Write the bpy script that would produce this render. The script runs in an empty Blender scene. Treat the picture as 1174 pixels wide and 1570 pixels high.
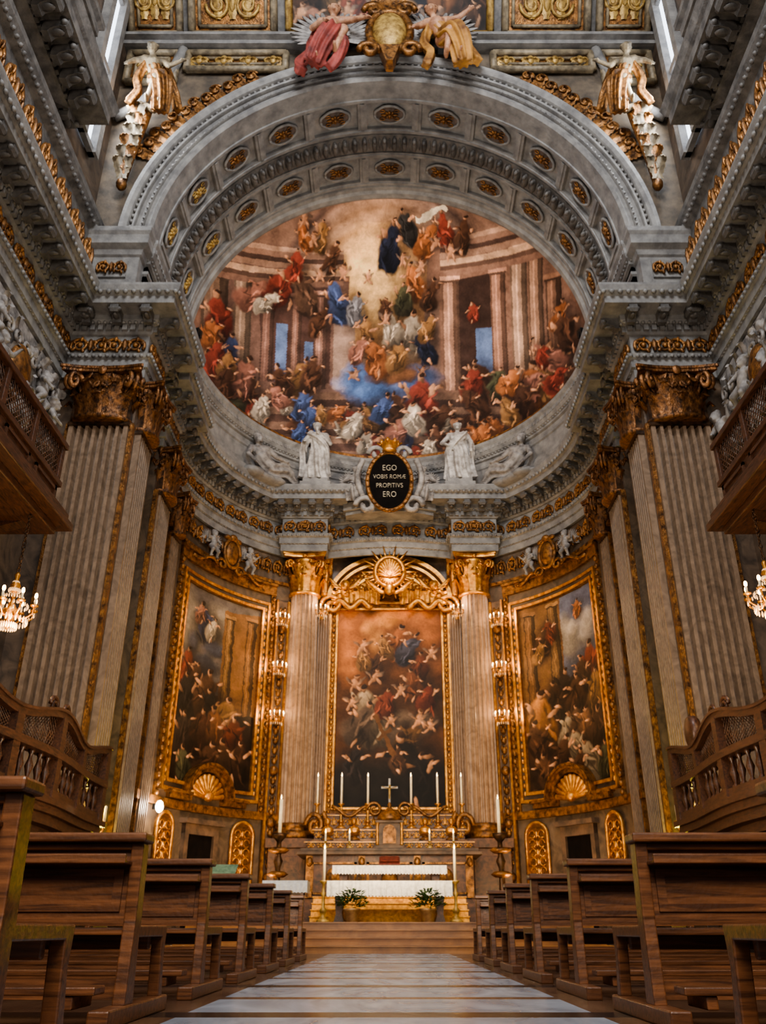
import bpy, math, random
import numpy as np
from mathutils import Vector, Matrix
random.seed(7); np.random.seed(7)
S=bpy.context.scene; C=S.collection
PI=math.pi; R=math.radians
YC=24.5; RW=7.2          # apse wall centre and radius
YD=23.2; ZD=18.05; RD=6.85; BD=7.8   # half dome
ZC=13.45; ZT=15.85       # capital top, cornice top
ORD=['first','second','third','fourth','fifth','sixth','seventh','eighth','ninth','tenth','eleventh','twelfth']
# ---------------------------------------------------------------- materials
def lin(c):
    c=np.array(c,float)/255.
    return np.where(c<=.04045,c/12.92,((c+.055)/1.055)**2.4)
def mat(name,c1,c2=None,rough=.6,metal=0.,scale=3.,bump=0.,bscale=None,stretch=(1,1,1),dist=0.,emit=None,spec=.4,lo=.35,hi=.65):
    m=bpy.data.materials.new(name); m.use_nodes=True; nt=m.node_tree; N=nt.nodes; L=nt.links
    b=N['Principled BSDF']; b.inputs['Roughness'].default_value=rough; b.inputs['Metallic'].default_value=metal
    b.inputs['Specular IOR Level'].default_value=spec
    tc=N.new('ShaderNodeTexCoord'); mp=N.new('ShaderNodeMapping'); mp.inputs['Scale'].default_value=stretch
    L.new(tc.outputs['Object'],mp.inputs['Vector'])
    nz=N.new('ShaderNodeTexNoise'); nz.inputs['Scale'].default_value=scale; nz.inputs['Detail'].default_value=7
    nz.inputs['Distortion'].default_value=dist; nz.inputs['Roughness'].default_value=.6
    L.new(mp.outputs[0],nz.inputs['Vector'])
    rp=N.new('ShaderNodeValToRGB'); c2=c2 or [x*.75 for x in c1]
    rp.color_ramp.elements[0].position=lo; rp.color_ramp.elements[1].position=hi
    rp.color_ramp.elements[0].color=(*lin(c2),1); rp.color_ramp.elements[1].color=(*lin(c1),1)
    L.new(nz.outputs[0],rp.inputs[0]); L.new(rp.outputs[0],b.inputs['Base Color'])
    if bump:
        n2=N.new('ShaderNodeTexNoise'); n2.inputs['Scale'].default_value=bscale or scale*4; n2.inputs['Detail'].default_value=5
        L.new(tc.outputs['Object'],n2.inputs['Vector'])
        bp=N.new('ShaderNodeBump'); bp.inputs['Strength'].default_value=bump; bp.inputs['Distance'].default_value=.05
        L.new(n2.outputs[0],bp.inputs['Height']); L.new(bp.outputs[0],b.inputs['Normal'])
    if emit:
        b.inputs['Emission Color'].default_value=(*lin(emit[0]),1); b.inputs['Emission Strength'].default_value=emit[1]
    return m
def paintmat(name,rough=.6):
    m=bpy.data.materials.new(name); m.use_nodes=True; nt=m.node_tree; N=nt.nodes; L=nt.links
    b=N['Principled BSDF']; b.inputs['Roughness'].default_value=rough; b.inputs['Specular IOR Level'].default_value=.2
    a=N.new('ShaderNodeAttribute'); a.attribute_name='Col'
    tc=N.new('ShaderNodeTexCoord'); nz=N.new('ShaderNodeTexNoise'); nz.inputs['Scale'].default_value=2.2; nz.inputs['Detail'].default_value=9
    L.new(tc.outputs['Object'],nz.inputs['Vector'])
    mr=N.new('ShaderNodeMapRange'); mr.inputs[1].default_value=.3; mr.inputs[2].default_value=.7; mr.inputs[3].default_value=.7; mr.inputs[4].default_value=1.2
    L.new(nz.outputs[0],mr.inputs[0])
    vm=N.new('ShaderNodeVectorMath'); vm.operation='SCALE'
    L.new(a.outputs['Color'],vm.inputs[0]); L.new(mr.outputs[0],vm.inputs['Scale']); L.new(vm.outputs[0],b.inputs['Base Color'])
    return m
M={}
M['stone']=mat('grey_stone',(130,126,121),(96,93,91),.6,scale=2.6,bump=.25,bscale=12)
M['stone_dark']=mat('dark_grey_stone',(106,101,96),(66,63,61),.6,scale=3.0,bump=.3,bscale=12)
M['arch_wall']=mat('umber_stucco_wall',(104,90,74),(64,57,50),.7,scale=2,bump=.3,bscale=6)
M['frieze']=mat('frieze_stone',(100,78,62),(54,44,38),.6,scale=2.5,bump=.2)
M['wall']=mat('brown_marble_wall',(100,83,68),(64,54,46),.4,scale=1.8,dist=1.6,bump=.06)
M['wall_dark']=mat('dark_marble_wall',(78,62,50),(40,33,29),.5,scale=1.4,dist=1.2)
M['pil']=mat('pilaster_marble',(132,111,92),(102,85,70),.4,scale=2.2,dist=2.2,bump=.04)
M['col']=mat('column_marble',(154,124,98),(118,93,72),.35,scale=2.2,dist=2)
M['gold']=mat('gilt',(218,160,80),(150,94,38),.34,.75,scale=6,bump=.2,bscale=24)
M['gold_dark']=mat('aged_gilt',(154,106,58),(62,41,25),.42,.6,scale=6,bump=.35,bscale=20)
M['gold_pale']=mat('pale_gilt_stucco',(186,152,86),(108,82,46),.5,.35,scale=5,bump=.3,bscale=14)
M['greygold']=mat('grey_gold_stucco',(146,130,104),(84,74,60),.55,.15,scale=4,bump=.25,bscale=12)
M['bronzegilt']=mat('bronze_gilt',(136,90,50),(48,31,20),.4,.6,scale=5,bump=.4,bscale=16)
M['bronze']=mat('dark_bronze',(88,62,42),(38,28,20),.4,.6,scale=6)
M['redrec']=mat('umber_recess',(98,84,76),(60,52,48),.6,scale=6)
M['wood']=mat('dark_walnut',(128,82,51),(72,44,28),.34,scale=4,stretch=(.6,9,9),dist=.6,spec=.5,bump=.06,bscale=30)
M['wood2']=mat('balcony_wood',(86,54,36),(44,28,19),.4,scale=5,stretch=(6,1,6),dist=.6)
M['lattice']=mat('lattice_wood',(92,62,43),(50,34,25),.5,scale=8)
M['white']=mat('white_marble',(184,178,172),(112,106,101),.5,scale=4,bump=.15)
M['stucco']=mat('grey_stucco',(150,143,137),(86,81,78),.6,scale=4,bump=.2)
M['cloth']=mat('white_linen',(226,220,214),(196,190,184),.8,scale=14,bump=.15)
M['red']=mat('russet_cloth',(98,38,28),(60,22,17),.7,scale=9)
M['redrobe']=mat('rose_drapery',(150,66,56),(78,36,32),.7,scale=2)
M['yelrobe']=mat('ochre_drapery',(176,126,60),(92,58,30),.7,scale=2)
M['skin']=mat('painted_flesh',(186,140,108),(136,94,70),.6,scale=6)
M['hair']=mat('brown_hair',(96,62,38),(54,34,22),.6,scale=8)
M['candle']=mat('ivory_wax',(236,222,190),(214,196,160),.5,scale=8)
M['flame']=mat('warm_bulb',(255,220,160),(255,210,150),.4,emit=((255,200,130),17))
M['bulbw']=mat('white_bulb',(255,250,240),None,.4,emit=((255,238,214),120))
M['crystal']=mat('crystal_drops',(226,206,176),(180,150,120),.12,.2,scale=10,emit=((255,190,120),.4))
M['black']=mat('black_slate',(19,14,12),(11,9,8),.85,scale=5,spec=.08)
M['winpane']=mat('daylit_glass',(230,238,250),None,.4,emit=((226,238,255),3.5))
M['letter']=mat('pale_lettering',(176,164,142),(146,134,112),.7,scale=8)
M['leaf']=mat('green_leaf',(66,92,46),(34,54,26),.6,scale=9)
M['pot']=mat('glazed_pot',(150,120,84),(110,80,54),.4,scale=6)
M['step']=mat('brown_step_marble',(166,114,66),(122,82,50),.3,scale=1.2,dist=1.)
M['step_gold']=mat('ochre_carpet',(226,166,74),(160,108,46),.7,scale=9)
M['greencloth']=mat('pale_green_cloth',(120,146,124),(86,112,94),.8,scale=9)
M['altar']=mat('polychrome_marble',(104,68,46),(46,33,27),.45,scale=3,dist=2)
M['device']=mat('black_metal',(34,33,33),(22,22,22),.4,.5,scale=5)
M['paint']=paintmat('painted_canvas',.55); M['fresco']=paintmat('fresco_plaster',.75)
def floor_mat():
    m=bpy.data.materials.new('polished_marble_floor'); m.use_nodes=True; nt=m.node_tree; N=nt.nodes; L=nt.links
    b=N['Principled BSDF']; tc=N.new('ShaderNodeTexCoord'); sp=N.new('ShaderNodeSeparateXYZ'); L.new(tc.outputs['Object'],sp.inputs[0])
    def mth(op,a,v=None,v2=None):
        n=N.new('ShaderNodeMath'); n.operation=op
        for i,q in enumerate((a,v,v2)):
            if q is None: continue
            if isinstance(q,(int,float)): n.inputs[i].default_value=q
            else: L.new(q,n.inputs[i])
        return n.outputs[0]
    fy=mth('FRACT',mth('MULTIPLY',sp.outputs[1],1/2.8)); ax=mth('ABSOLUTE',sp.outputs[0])
    band=mth('LESS_THAN',mth('ABSOLUTE',mth('SUBTRACT',fy,.06)),.06); band2=mth('LESS_THAN',mth('ABSOLUTE',mth('SUBTRACT',fy,.54)),.04); side=mth('GREATER_THAN',ax,1.22)
    nz=N.new('ShaderNodeTexNoise'); nz.inputs['Scale'].default_value=.9; nz.inputs['Detail'].default_value=9; nz.inputs['Distortion'].default_value=2.2
    mp=N.new('ShaderNodeMapping'); mp.inputs['Scale'].default_value=(1.6,.5,1); L.new(tc.outputs['Object'],mp.inputs['Vector']); L.new(mp.outputs[0],nz.inputs['Vector'])
    def ramp(a,c):
        r=N.new('ShaderNodeValToRGB'); r.color_ramp.elements[0].position=.3; r.color_ramp.elements[1].position=.7
        r.color_ramp.elements[0].color=(*lin(a),1); r.color_ramp.elements[1].color=(*lin(c),1); L.new(nz.outputs[0],r.inputs[0]); return r.outputs[0]
    def mix(f,a,c):
        n=N.new('ShaderNodeMix'); n.data_type='RGBA'; L.new(f,n.inputs[0]); L.new(a,n.inputs[6]); L.new(c,n.inputs[7]); return n.outputs[2]
    base=ramp((104,114,128),(166,174,184)); dark=ramp((20,19,21),(44,40,39)); br=ramp((66,46,36),(108,82,62))
    c=mix(side,base,br); c=mix(band2,c,br); c=mix(band,c,dark)
    L.new(c,b.inputs['Base Color']); b.inputs['Roughness'].default_value=.24; b.inputs['Specular IOR Level'].default_value=.35
    return m
M['floor']=floor_mat()
# ---------------------------------------------------------------- mesh builder
class MB:
    def __init__(s): s.v=[]; s.f=[]; s.sm=[]
    def add(s,vs,fs,smooth=False,X=None):
        o=len(s.v)
        if X is not None: vs=[X@Vector(v) for v in vs]
        s.v.extend(tuple(v) for v in vs); s.f.extend(tuple(i+o for i in f) for f in fs); s.sm.extend([smooth]*len(fs)); return s
    def box(s,x0,x1,y0,y1,z0,z1,X=None):
        return s.add([(x0,y0,z0),(x1,y0,z0),(x1,y1,z0),(x0,y1,z0),(x0,y0,z1),(x1,y0,z1),(x1,y1,z1),(x0,y1,z1)],
            [(3,2,1,0),(4,5,6,7),(0,1,5,4),(1,2,6,5),(2,3,7,6),(3,0,4,7)],X=X)
    def ybar(s,xa,xb,y0,y1,z0,z1,n=24):
        x0,x1=min(xa,xb),max(xa,xb)
        return s.rings([[(x0,y,z0),(x1,y,z0),(x1,y,z1),(x0,y,z1)] for y in [y0+(y1-y0)*i/n for i in range(n+1)]],False)
    def rings(s,rs,smooth=True,closed=True,caps=True,X=None):
        n=len(rs[0]); vs=[p for r in rs for p in r]; fs=[]
        for i in range(len(rs)-1):
            for j in range(n if closed else n-1):
                k=(j+1)%n; fs.append((i*n+j,i*n+k,(i+1)*n+k,(i+1)*n+j))
        if caps: fs.append(tuple(range(n-1,-1,-1))); fs.append(tuple((len(rs)-1)*n+j for j in range(n)))
        return s.add(vs,fs,smooth,X)
    def lathe(s,prof,n=20,c=(0,0,0),X=None,smooth=True,ff=None):
        rs=[]
        for r,z in prof:
            rs.append([(c[0]+r*(ff(2*PI*j/n) if ff else 1)*math.cos(2*PI*j/n),c[1]+r*(ff(2*PI*j/n) if ff else 1)*math.sin(2*PI*j/n),c[2]+z) for j in range(n)])
        return s.rings(rs,smooth,X=X)
    def tube(s,pts,rad,n=8,nf=0,amp=None,X=None,fl=1.):
        pts=[Vector(p) for p in pts]; m=len(pts)
        if isinstance(rad,(int,float)): rad=[rad]*m
        T=[(pts[min(i+1,m-1)]-pts[max(i-1,0)]).normalized() for i in range(m)]
        up=Vector((0,0,1)) if abs(T[0].z)<.9 else Vector((0,1,0))
        u=up.cross(T[0]).normalized(); rs=[]
        for i in range(m):
            u=(u-T[i]*u.dot(T[i])).normalized(); w=T[i].cross(u)
            a=amp[i] if amp else 0
            rs.append([pts[i]+(u*math.cos(t)+w*math.sin(t)*fl)*rad[i]*(1+a*math.sin(nf*t+i*.35)) for t in [2*PI*j/n for j in range(n)]])
        return s.rings(rs,True,X=X)
    def cap(s,p0,r0,p1,r1,n=10,X=None):
        p0=Vector(p0); p1=Vector(p1); d=p1-p0
        if d.length<1e-6: d=Vector((0,0,1e-4))
        t=d.normalized(); pts=[]; rad=[]
        for a in (-80,-50,-20): pts.append(p0+t*r0*math.sin(R(a))); rad.append(r0*math.cos(R(a)))
        for a in (20,50,80): pts.append(p1+t*r1*math.sin(R(a))); rad.append(r1*math.cos(R(a)))
        return s.tube(pts,rad,n,X=X)
    def ell(s,c,r,n=12,m=7,X=None,rot=None):
        rs=[]
        Q=rot or Matrix.Identity(3)
        for i in range(m):
            a=-PI/2+PI*(i+.35)/(m-.3)
            rs.append([Vector(c)+Q@Vector((r[0]*math.cos(a)*math.cos(2*PI*j/n),r[1]*math.cos(a)*math.sin(2*PI*j/n),r[2]*math.sin(a))) for j in range(n)])
        return s.rings(rs,True,X=X)
    def prism(s,poly,d0,d1,axis='x',X=None,smooth=False):
        f={'x':lambda a,b,d:(d,a,b),'y':lambda a,b,d:(a,d,b),'z':lambda a,b,d:(a,b,d)}[axis]
        return s.rings([[f(a,b,d0) for a,b in poly],[f(a,b,d1) for a,b in poly]],smooth,X=X)
    def sweep(s,prof,path,dz=0):
        P=[Vector(p) for p in path]; n=len(P); ms=miters(P); rs=[]
        for i in range(n): rs.append([(P[i].x+ms[i].x*o,P[i].y+ms[i].y*o,z+dz) for o,z in prof])
        return s.rings(rs,False,closed=False,caps=False)
    def arcbox(s,a0,a1,z0,z1,r0,r1,n=10,yc=YC):
        rs=[]
        for i in range(n+1):
            a=R(a0+(a1-a0)*i/n); rs.append([(r*math.sin(a),yc+r*math.cos(a),z) for r,z in ((r0,z0),(r1,z0),(r1,z1),(r0,z1))])
        return s.rings(rs,False)
    def archsweep(s,prof,a0,a1,n=60,cz=ZD,closed=False):
        rs=[]
        for i in range(n+1):
            a=R(a0+(a1-a0)*i/n); rs.append([(r*math.sin(a),y,cz+r*math.cos(a)) for r,y in prof])
        return s.rings(rs,False,closed=closed,caps=closed)
    def archbox(s,a0,a1,y0,y1,r0,r1,n=1): return s.archsweep([(r0,y0),(r1,y0),(r1,y1),(r0,y1)],a0,a1,n,closed=True)
    def mesh(s,name,org=(0,0,0)):
        me=bpy.data.meshes.new(name); o=Vector(org)
        me.from_pydata([(v[0]-o.x,v[1]-o.y,v[2]-o.z) for v in s.v],[],s.f)
        me.polygons.foreach_set('use_smooth',s.sm); me.update(); return me
    def build(s,name,m,parent=None,w=False,org=None,bev=0):
        if w and parent is not None: org=parent.location
        return link(name,s.mesh(name,org or (0,0,0)),m,parent,None if (w and parent is not None) else org,bev)
def link(name,me,m,parent=None,loc=None,bev=0,rotz=0):
    if m is not None and not me.materials: me.materials.append(m)
    o=bpy.data.objects.new(name,me); C.objects.link(o)
    if loc is not None: o.location=loc
    if rotz: o.rotation_euler=(0,0,rotz)
    if parent is not None: o.parent=parent
    if bev:
        b=o.modifiers.new('bevel','BEVEL'); b.width=bev; b.segments=2; b.limit_method='ANGLE'
    return o
def miters(P):
    n=len(P); N=[]
    for i in range(n-1):
        d=(P[i+1]-P[i]).normalized(); N.append(Vector((d.y,-d.x)))
    out=[]
    for i in range(n):
        if i==0: out.append(N[0])
        elif i==n-1: out.append(N[-1])
        else: out.append((N[i-1]+N[i])/(1+N[i-1].dot(N[i])))
    return out
def walk(path,off,sp,pad=.25):
    P=[Vector(p) for p in path]; ms=miters(P); Q=[p+m*off for p,m in zip(P,ms)]; out=[]
    i=0
    while i<len(Q)-1:
        j=i+1
        while j<len(Q)-1 and (Q[j+1]-Q[j]).normalized().dot((Q[j]-Q[j-1]).normalized())>.97: j+=1
        seg=Q[i:j+1]; Ls=[(seg[k+1]-seg[k]).length for k in range(len(seg)-1)]; T=sum(Ls)
        if T>2*pad:
            cnt=max(1,int((T-2*pad)/sp)); st=(T-2*pad)/cnt
            for k in range(cnt+1):
                t=pad+k*st; a=0
                while a<len(Ls)-1 and t>Ls[a]: t-=Ls[a]; a+=1
                d=(seg[a+1]-seg[a]).normalized(); p=seg[a]+d*t; out.append((p,Vector((d.y,-d.x))))
        i=j
    return out
def nrot(n): return math.atan2(n.x,-n.y)
def tag(o,label,cat,group=None,kind=None):
    o['label']=label; o['category']=cat
    if group: o['group']=group
    if kind: o['kind']=kind
    return o
def struct(o): o['kind']='structure'; return o
def root(name,label,cat,loc,rotz=0,group=None):
    o=bpy.data.objects.new(name,None); C.objects.link(o); o.location=loc; o.rotation_euler=(0,0,rotz); o.empty_display_size=.2
    return tag(o,label,cat,group)
def copytree(o,loc=None,rotz=None,label=None,parent=None):
    c=o.copy(); C.objects.link(c)
    if parent is not None: c.parent=parent
    if loc is not None: c.location=loc
    if rotz is not None: c.rotation_euler=(0,0,rotz)
    if label: c['label']=label
    for ch in [x for x in KIDS.get(o.name,[])]:
        copytree(ch,parent=c)
    return c
KIDS={}
def refresh():
    KIDS.clear()
    for o in bpy.data.objects:
        if o.parent: KIDS.setdefault(o.parent.name,[]).append(o)
def arc(r,a0,a1,n,yc=YC): return [(r*math.sin(R(a0+(a1-a0)*i/n)),yc+r*math.cos(R(a0+(a1-a0)*i/n))) for i in range(n+1)]
def mir(p): return [(-x,y) for x,y in reversed(p)]
def spath(pts,k=6):
    P=[Vector(p) for p in pts]; out=[]
    for i in range(len(P)-1):
        a=P[max(i-1,0)]; b=P[i]; c=P[i+1]; d=P[min(i+2,len(P)-1)]
        for j in range(k):
            t=j/k; out.append(.5*((2*b)+(c-a)*t+(2*a-5*b+4*c-d)*t*t+(3*b-a-3*c+d)*t**3))
    out.append(P[-1]); return out
def sc(x,y,z): return Matrix.Diagonal((x,y,z,1))
def tr(x,y,z): return Matrix.Translation((x,y,z))
def rt(a,ax): return Matrix.Rotation(a,4,ax)
# ---------------------------------------------------------------- painting
def hsh(ix,iy,s): 
    v=np.sin(ix*127.1+iy*311.7+s*74.7)*43758.5453; return v-np.floor(v)
def vn(x,y,s=0):
    ix=np.floor(x); iy=np.floor(y); fx=x-ix; fy=y-iy; fx=fx*fx*(3-2*fx); fy=fy*fy*(3-2*fy)
    return (hsh(ix,iy,s)*(1-fx)+hsh(ix+1,iy,s)*fx)*(1-fy)+(hsh(ix,iy+1,s)*(1-fx)+hsh(ix+1,iy+1,s)*fx)*fy
class Paint:
    def __init__(s,x,y,bg,wob=.6):
        s.x0=x; s.y0=y; s.setwob(wob)
        s.c=np.tile(lin(bg),(len(x),1)); s.rnd=random.Random(5)
    def setwob(s,wob):
        x,y=s.x0,s.y0
        s.x=x+(vn(x/9,y/9,1)-.5)*wob*2+(vn(x/4,y/4,5)-.5)*wob; s.y=y+(vn(x/9,y/9,2)-.5)*wob*2+(vn(x/4,y/4,6)-.5)*wob
    def blend(s,i,a,col): s.c[i]=s.c[i]*(1-a[:,None])+col*a[:,None]
    def ell(s,cx,cy,rx,ry,col,ang=0,soft=.4,al=1.,shade=.5):
        m=max(rx,ry)*1.3; i=np.where((abs(s.x-cx)<m)&(abs(s.y-cy)<m))[0]
        if not len(i): return
        dx=s.x[i]-cx; dy=s.y[i]-cy; ca=math.cos(R(ang)); sa=math.sin(R(ang))
        u=(dx*ca+dy*sa)/rx; v=(-dx*sa+dy*ca)/ry; r=np.sqrt(u*u+v*v)
        a=np.clip((1+soft/2-r)/soft,0,1)*al
        sh=1+shade*np.clip(-(dx/rx*.7+dy/ry*.8),-1.3,1)-shade*.25*r*r
        s.blend(i,a,lin(col)[None,:]*np.clip(sh,.1,2)[:,None])
    def poly(s,pts,col,al=1.,grad=0.):
        xs=[p[0] for p in pts]; ys=[p[1] for p in pts]
        i=np.where((s.x>min(xs))&(s.x<max(xs))&(s.y>min(ys))&(s.y<max(ys)))[0]
        if not len(i): return
        X=s.x[i]; Y=s.y[i]; ins=np.zeros(len(i),bool); n=len(pts)
        for k in range(n):
            x0,y0=pts[k]; x1,y1=pts[(k+1)%n]
            c=((y0>Y)!=(y1>Y))&(X<(x1-x0)*(Y-y0)/((y1-y0) if y1!=y0 else 1e-9)+x0); ins^=c
        j=i[ins]
        g=1+grad*(s.y[j]-min(ys))/(max(ys)-min(ys)+1e-9)
        s.blend(j,np.full(len(j),al),lin(col)[None,:]*g[:,None])
    def pillar(s,x0,x1,y0,y1,col,lean=0):
        n=9
        for k in range(n):
            t=(k+.5)/n; f=(.5+.6*math.sin(PI*min(1,t*1.25+.05)))*(1 if k%2 else .84)
            c=[min(255,q*f) for q in col]; w=(x1-x0)/n
            s.poly([(x0+k*w+lean,y0),(x0+(k+1)*w+lean+.4,y0),(x0+(k+1)*w+.4,y1),(x0+k*w,y1)],c)
        s.poly([(x0-3+lean,y0-6),(x1+3+lean,y0-6),(x1+3+lean,y0),(x0-3+lean,y0)],[min(255,q*1.1) for q in col])
        s.poly([(x0-2+lean,y0),(x1+2+lean,y0),(x1+1+lean,y0+3),(x0-1+lean,y0+3)],[q*.5 for q in col])
    def fig(s,x,y,h,robe,lean=0,skin=(190,132,94),robe2=None):
        r=s.rnd; w=h*.28; L=math.tan(R(lean)); dk=[q*.38 for q in robe]; lt=[min(255,q*1.3) for q in robe]
        s.ell(x+w*.35,y+h*.08,w*1.4,h*.55,(38,26,22),lean*.6,.9,.6,0)
        s.ell(x-L*h*.1,y+h*.2,w*.98,h*.36,[q*.8 for q in robe],lean+r.uniform(-26,26),.25)
        s.ell(x-L*h*.1+r.uniform(-.5,.5)*w,y+h*.3,w*.6,h*.24,[q*.66 for q in robe],lean+r.uniform(-60,60),.3)
        s.ell(x+L*h*.12,y-h*.1,w*.62,h*.26,robe2 or [q*.9 for q in robe],lean+r.uniform(-14,14),.25)
        for k in range(11):
            s.ell(x+r.uniform(-.7,.7)*w,y+h*r.uniform(-.12,.48),w*r.uniform(.05,.12),h*r.uniform(.09,.22),dk if k%3 else lt,lean+r.uniform(-50,50),.7,.75,.1)
        for q in (-1,1):
            a=r.uniform(15,85)*q; cx=x+L*h*.15+q*w*.7; cy=y-h*.16+r.uniform(-.08,.1)*h
            s.ell(cx,cy,w*.14,h*.12,skin if r.random()<.5 else (robe2 or robe),a,.3); s.ell(cx+q*w*.35,cy+r.uniform(-.12,.06)*h,w*.09,h*.08,skin,a+40*q,.3)
        if r.random()<.5: s.ell(x+r.uniform(-1,1)*w*.7,y+h*.44,w*.13,h*.12,skin,r.uniform(-40,40),.35)
        hx=x+L*h*.3; s.ell(hx+h*.015,y-h*.35,h*.036,h*.045,[q*.7 for q in skin],0,.3); s.ell(hx,y-h*.385,h*.052,h*.066,skin,r.uniform(-20,20),.25,1,.6); s.ell(hx+h*.022,y-h*.42,h*.056,h*.044,(56,36,26),r.uniform(-30,30),.35)
    def putto(s,x,y,h):
        r=s.rnd; sk=(186,128,92)
        s.ell(x+h*.1,y+h*.05,h*.34,h*.42,(44,30,26),0,.9,.5,0)
        s.ell(x,y,h*.2,h*.28,sk,r.uniform(-40,40)); s.ell(x+h*.05,y-h*.36,h*.11,h*.12,sk); s.ell(x+h*.07,y-h*.43,h*.1,h*.07,(96,60,38))
        for q in (-1,1): s.ell(x+q*h*.2,y+h*.26,h*.08,h*.2,sk,q*-30); s.ell(x+q*h*.25,y-h*.1,h*.06,h*.16,sk,q*50); s.ell(x+q*h*.34,y-h*.2,h*.08,h*.22,(110,90,80),q*60,.5,.8)
    def cloud(s,x,y,w,h,col,n=9):
        r=s.rnd
        for k in range(n):
            q=r.uniform(.7,1.15); s.ell(x+r.uniform(-.7,.7)*w,y+r.uniform(-.6,.6)*h,w*r.uniform(.25,.5),h*r.uniform(.3,.6),[min(255,c*q) for c in col],0,.8,.8,.5)
    def grain(s,g=1.15,mul=.95,mute=.2,tint=(1.25,.92,.7)):
        n=vn(s.x/2.2,s.y/2.2,9)*.3+vn(s.x/1.1,s.y/1.1,19)*.2+vn(s.x/14,s.y/14,11)*.5; c=np.clip(s.c,0,1)
        l=c.mean(1,keepdims=True)*np.array(tint)[None,:]; c=c*(1-mute)+l*mute
        s.c=c**g*mul*(.55+n)[:,None]
def setcol(me,c):
    a=me.color_attributes.new('Col','FLOAT_COLOR','POINT'); d=np.ones((len(me.vertices),4)); d[:,:3]=np.clip(c,0,1); a.data.foreach_set('color',d.ravel())
def gridmesh(name,X,Y,Z,org):
    nv,nu=X.shape; vs=np.stack([X.ravel()-org[0],Y.ravel()-org[1],Z.ravel()-org[2]],1)
    idx=np.arange(nu*nv).reshape(nv,nu); f=np.stack([idx[:-1,:-1].ravel(),idx[:-1,1:].ravel(),idx[1:,1:].ravel(),idx[1:,:-1].ravel()],1)
    me=bpy.data.meshes.new(name); me.from_pydata(vs.tolist(),[],f.tolist()); me.polygons.foreach_set('use_smooth',[True]*len(f)); me.update(); return me
RED=(152,58,40); BLU=(60,84,132); ORA=(190,108,48); OCH=(166,116,62); WHI=(196,178,156); BRN=(92,58,40); NAV=(34,42,66); PNK=(170,108,88); GRN=(80,80,56)
CROWD=[RED,ORA,OCH,BRN,BLU,WHI,PNK,RED,BRN,GRN,OCH,BRN,PNK,BRN]
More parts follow.
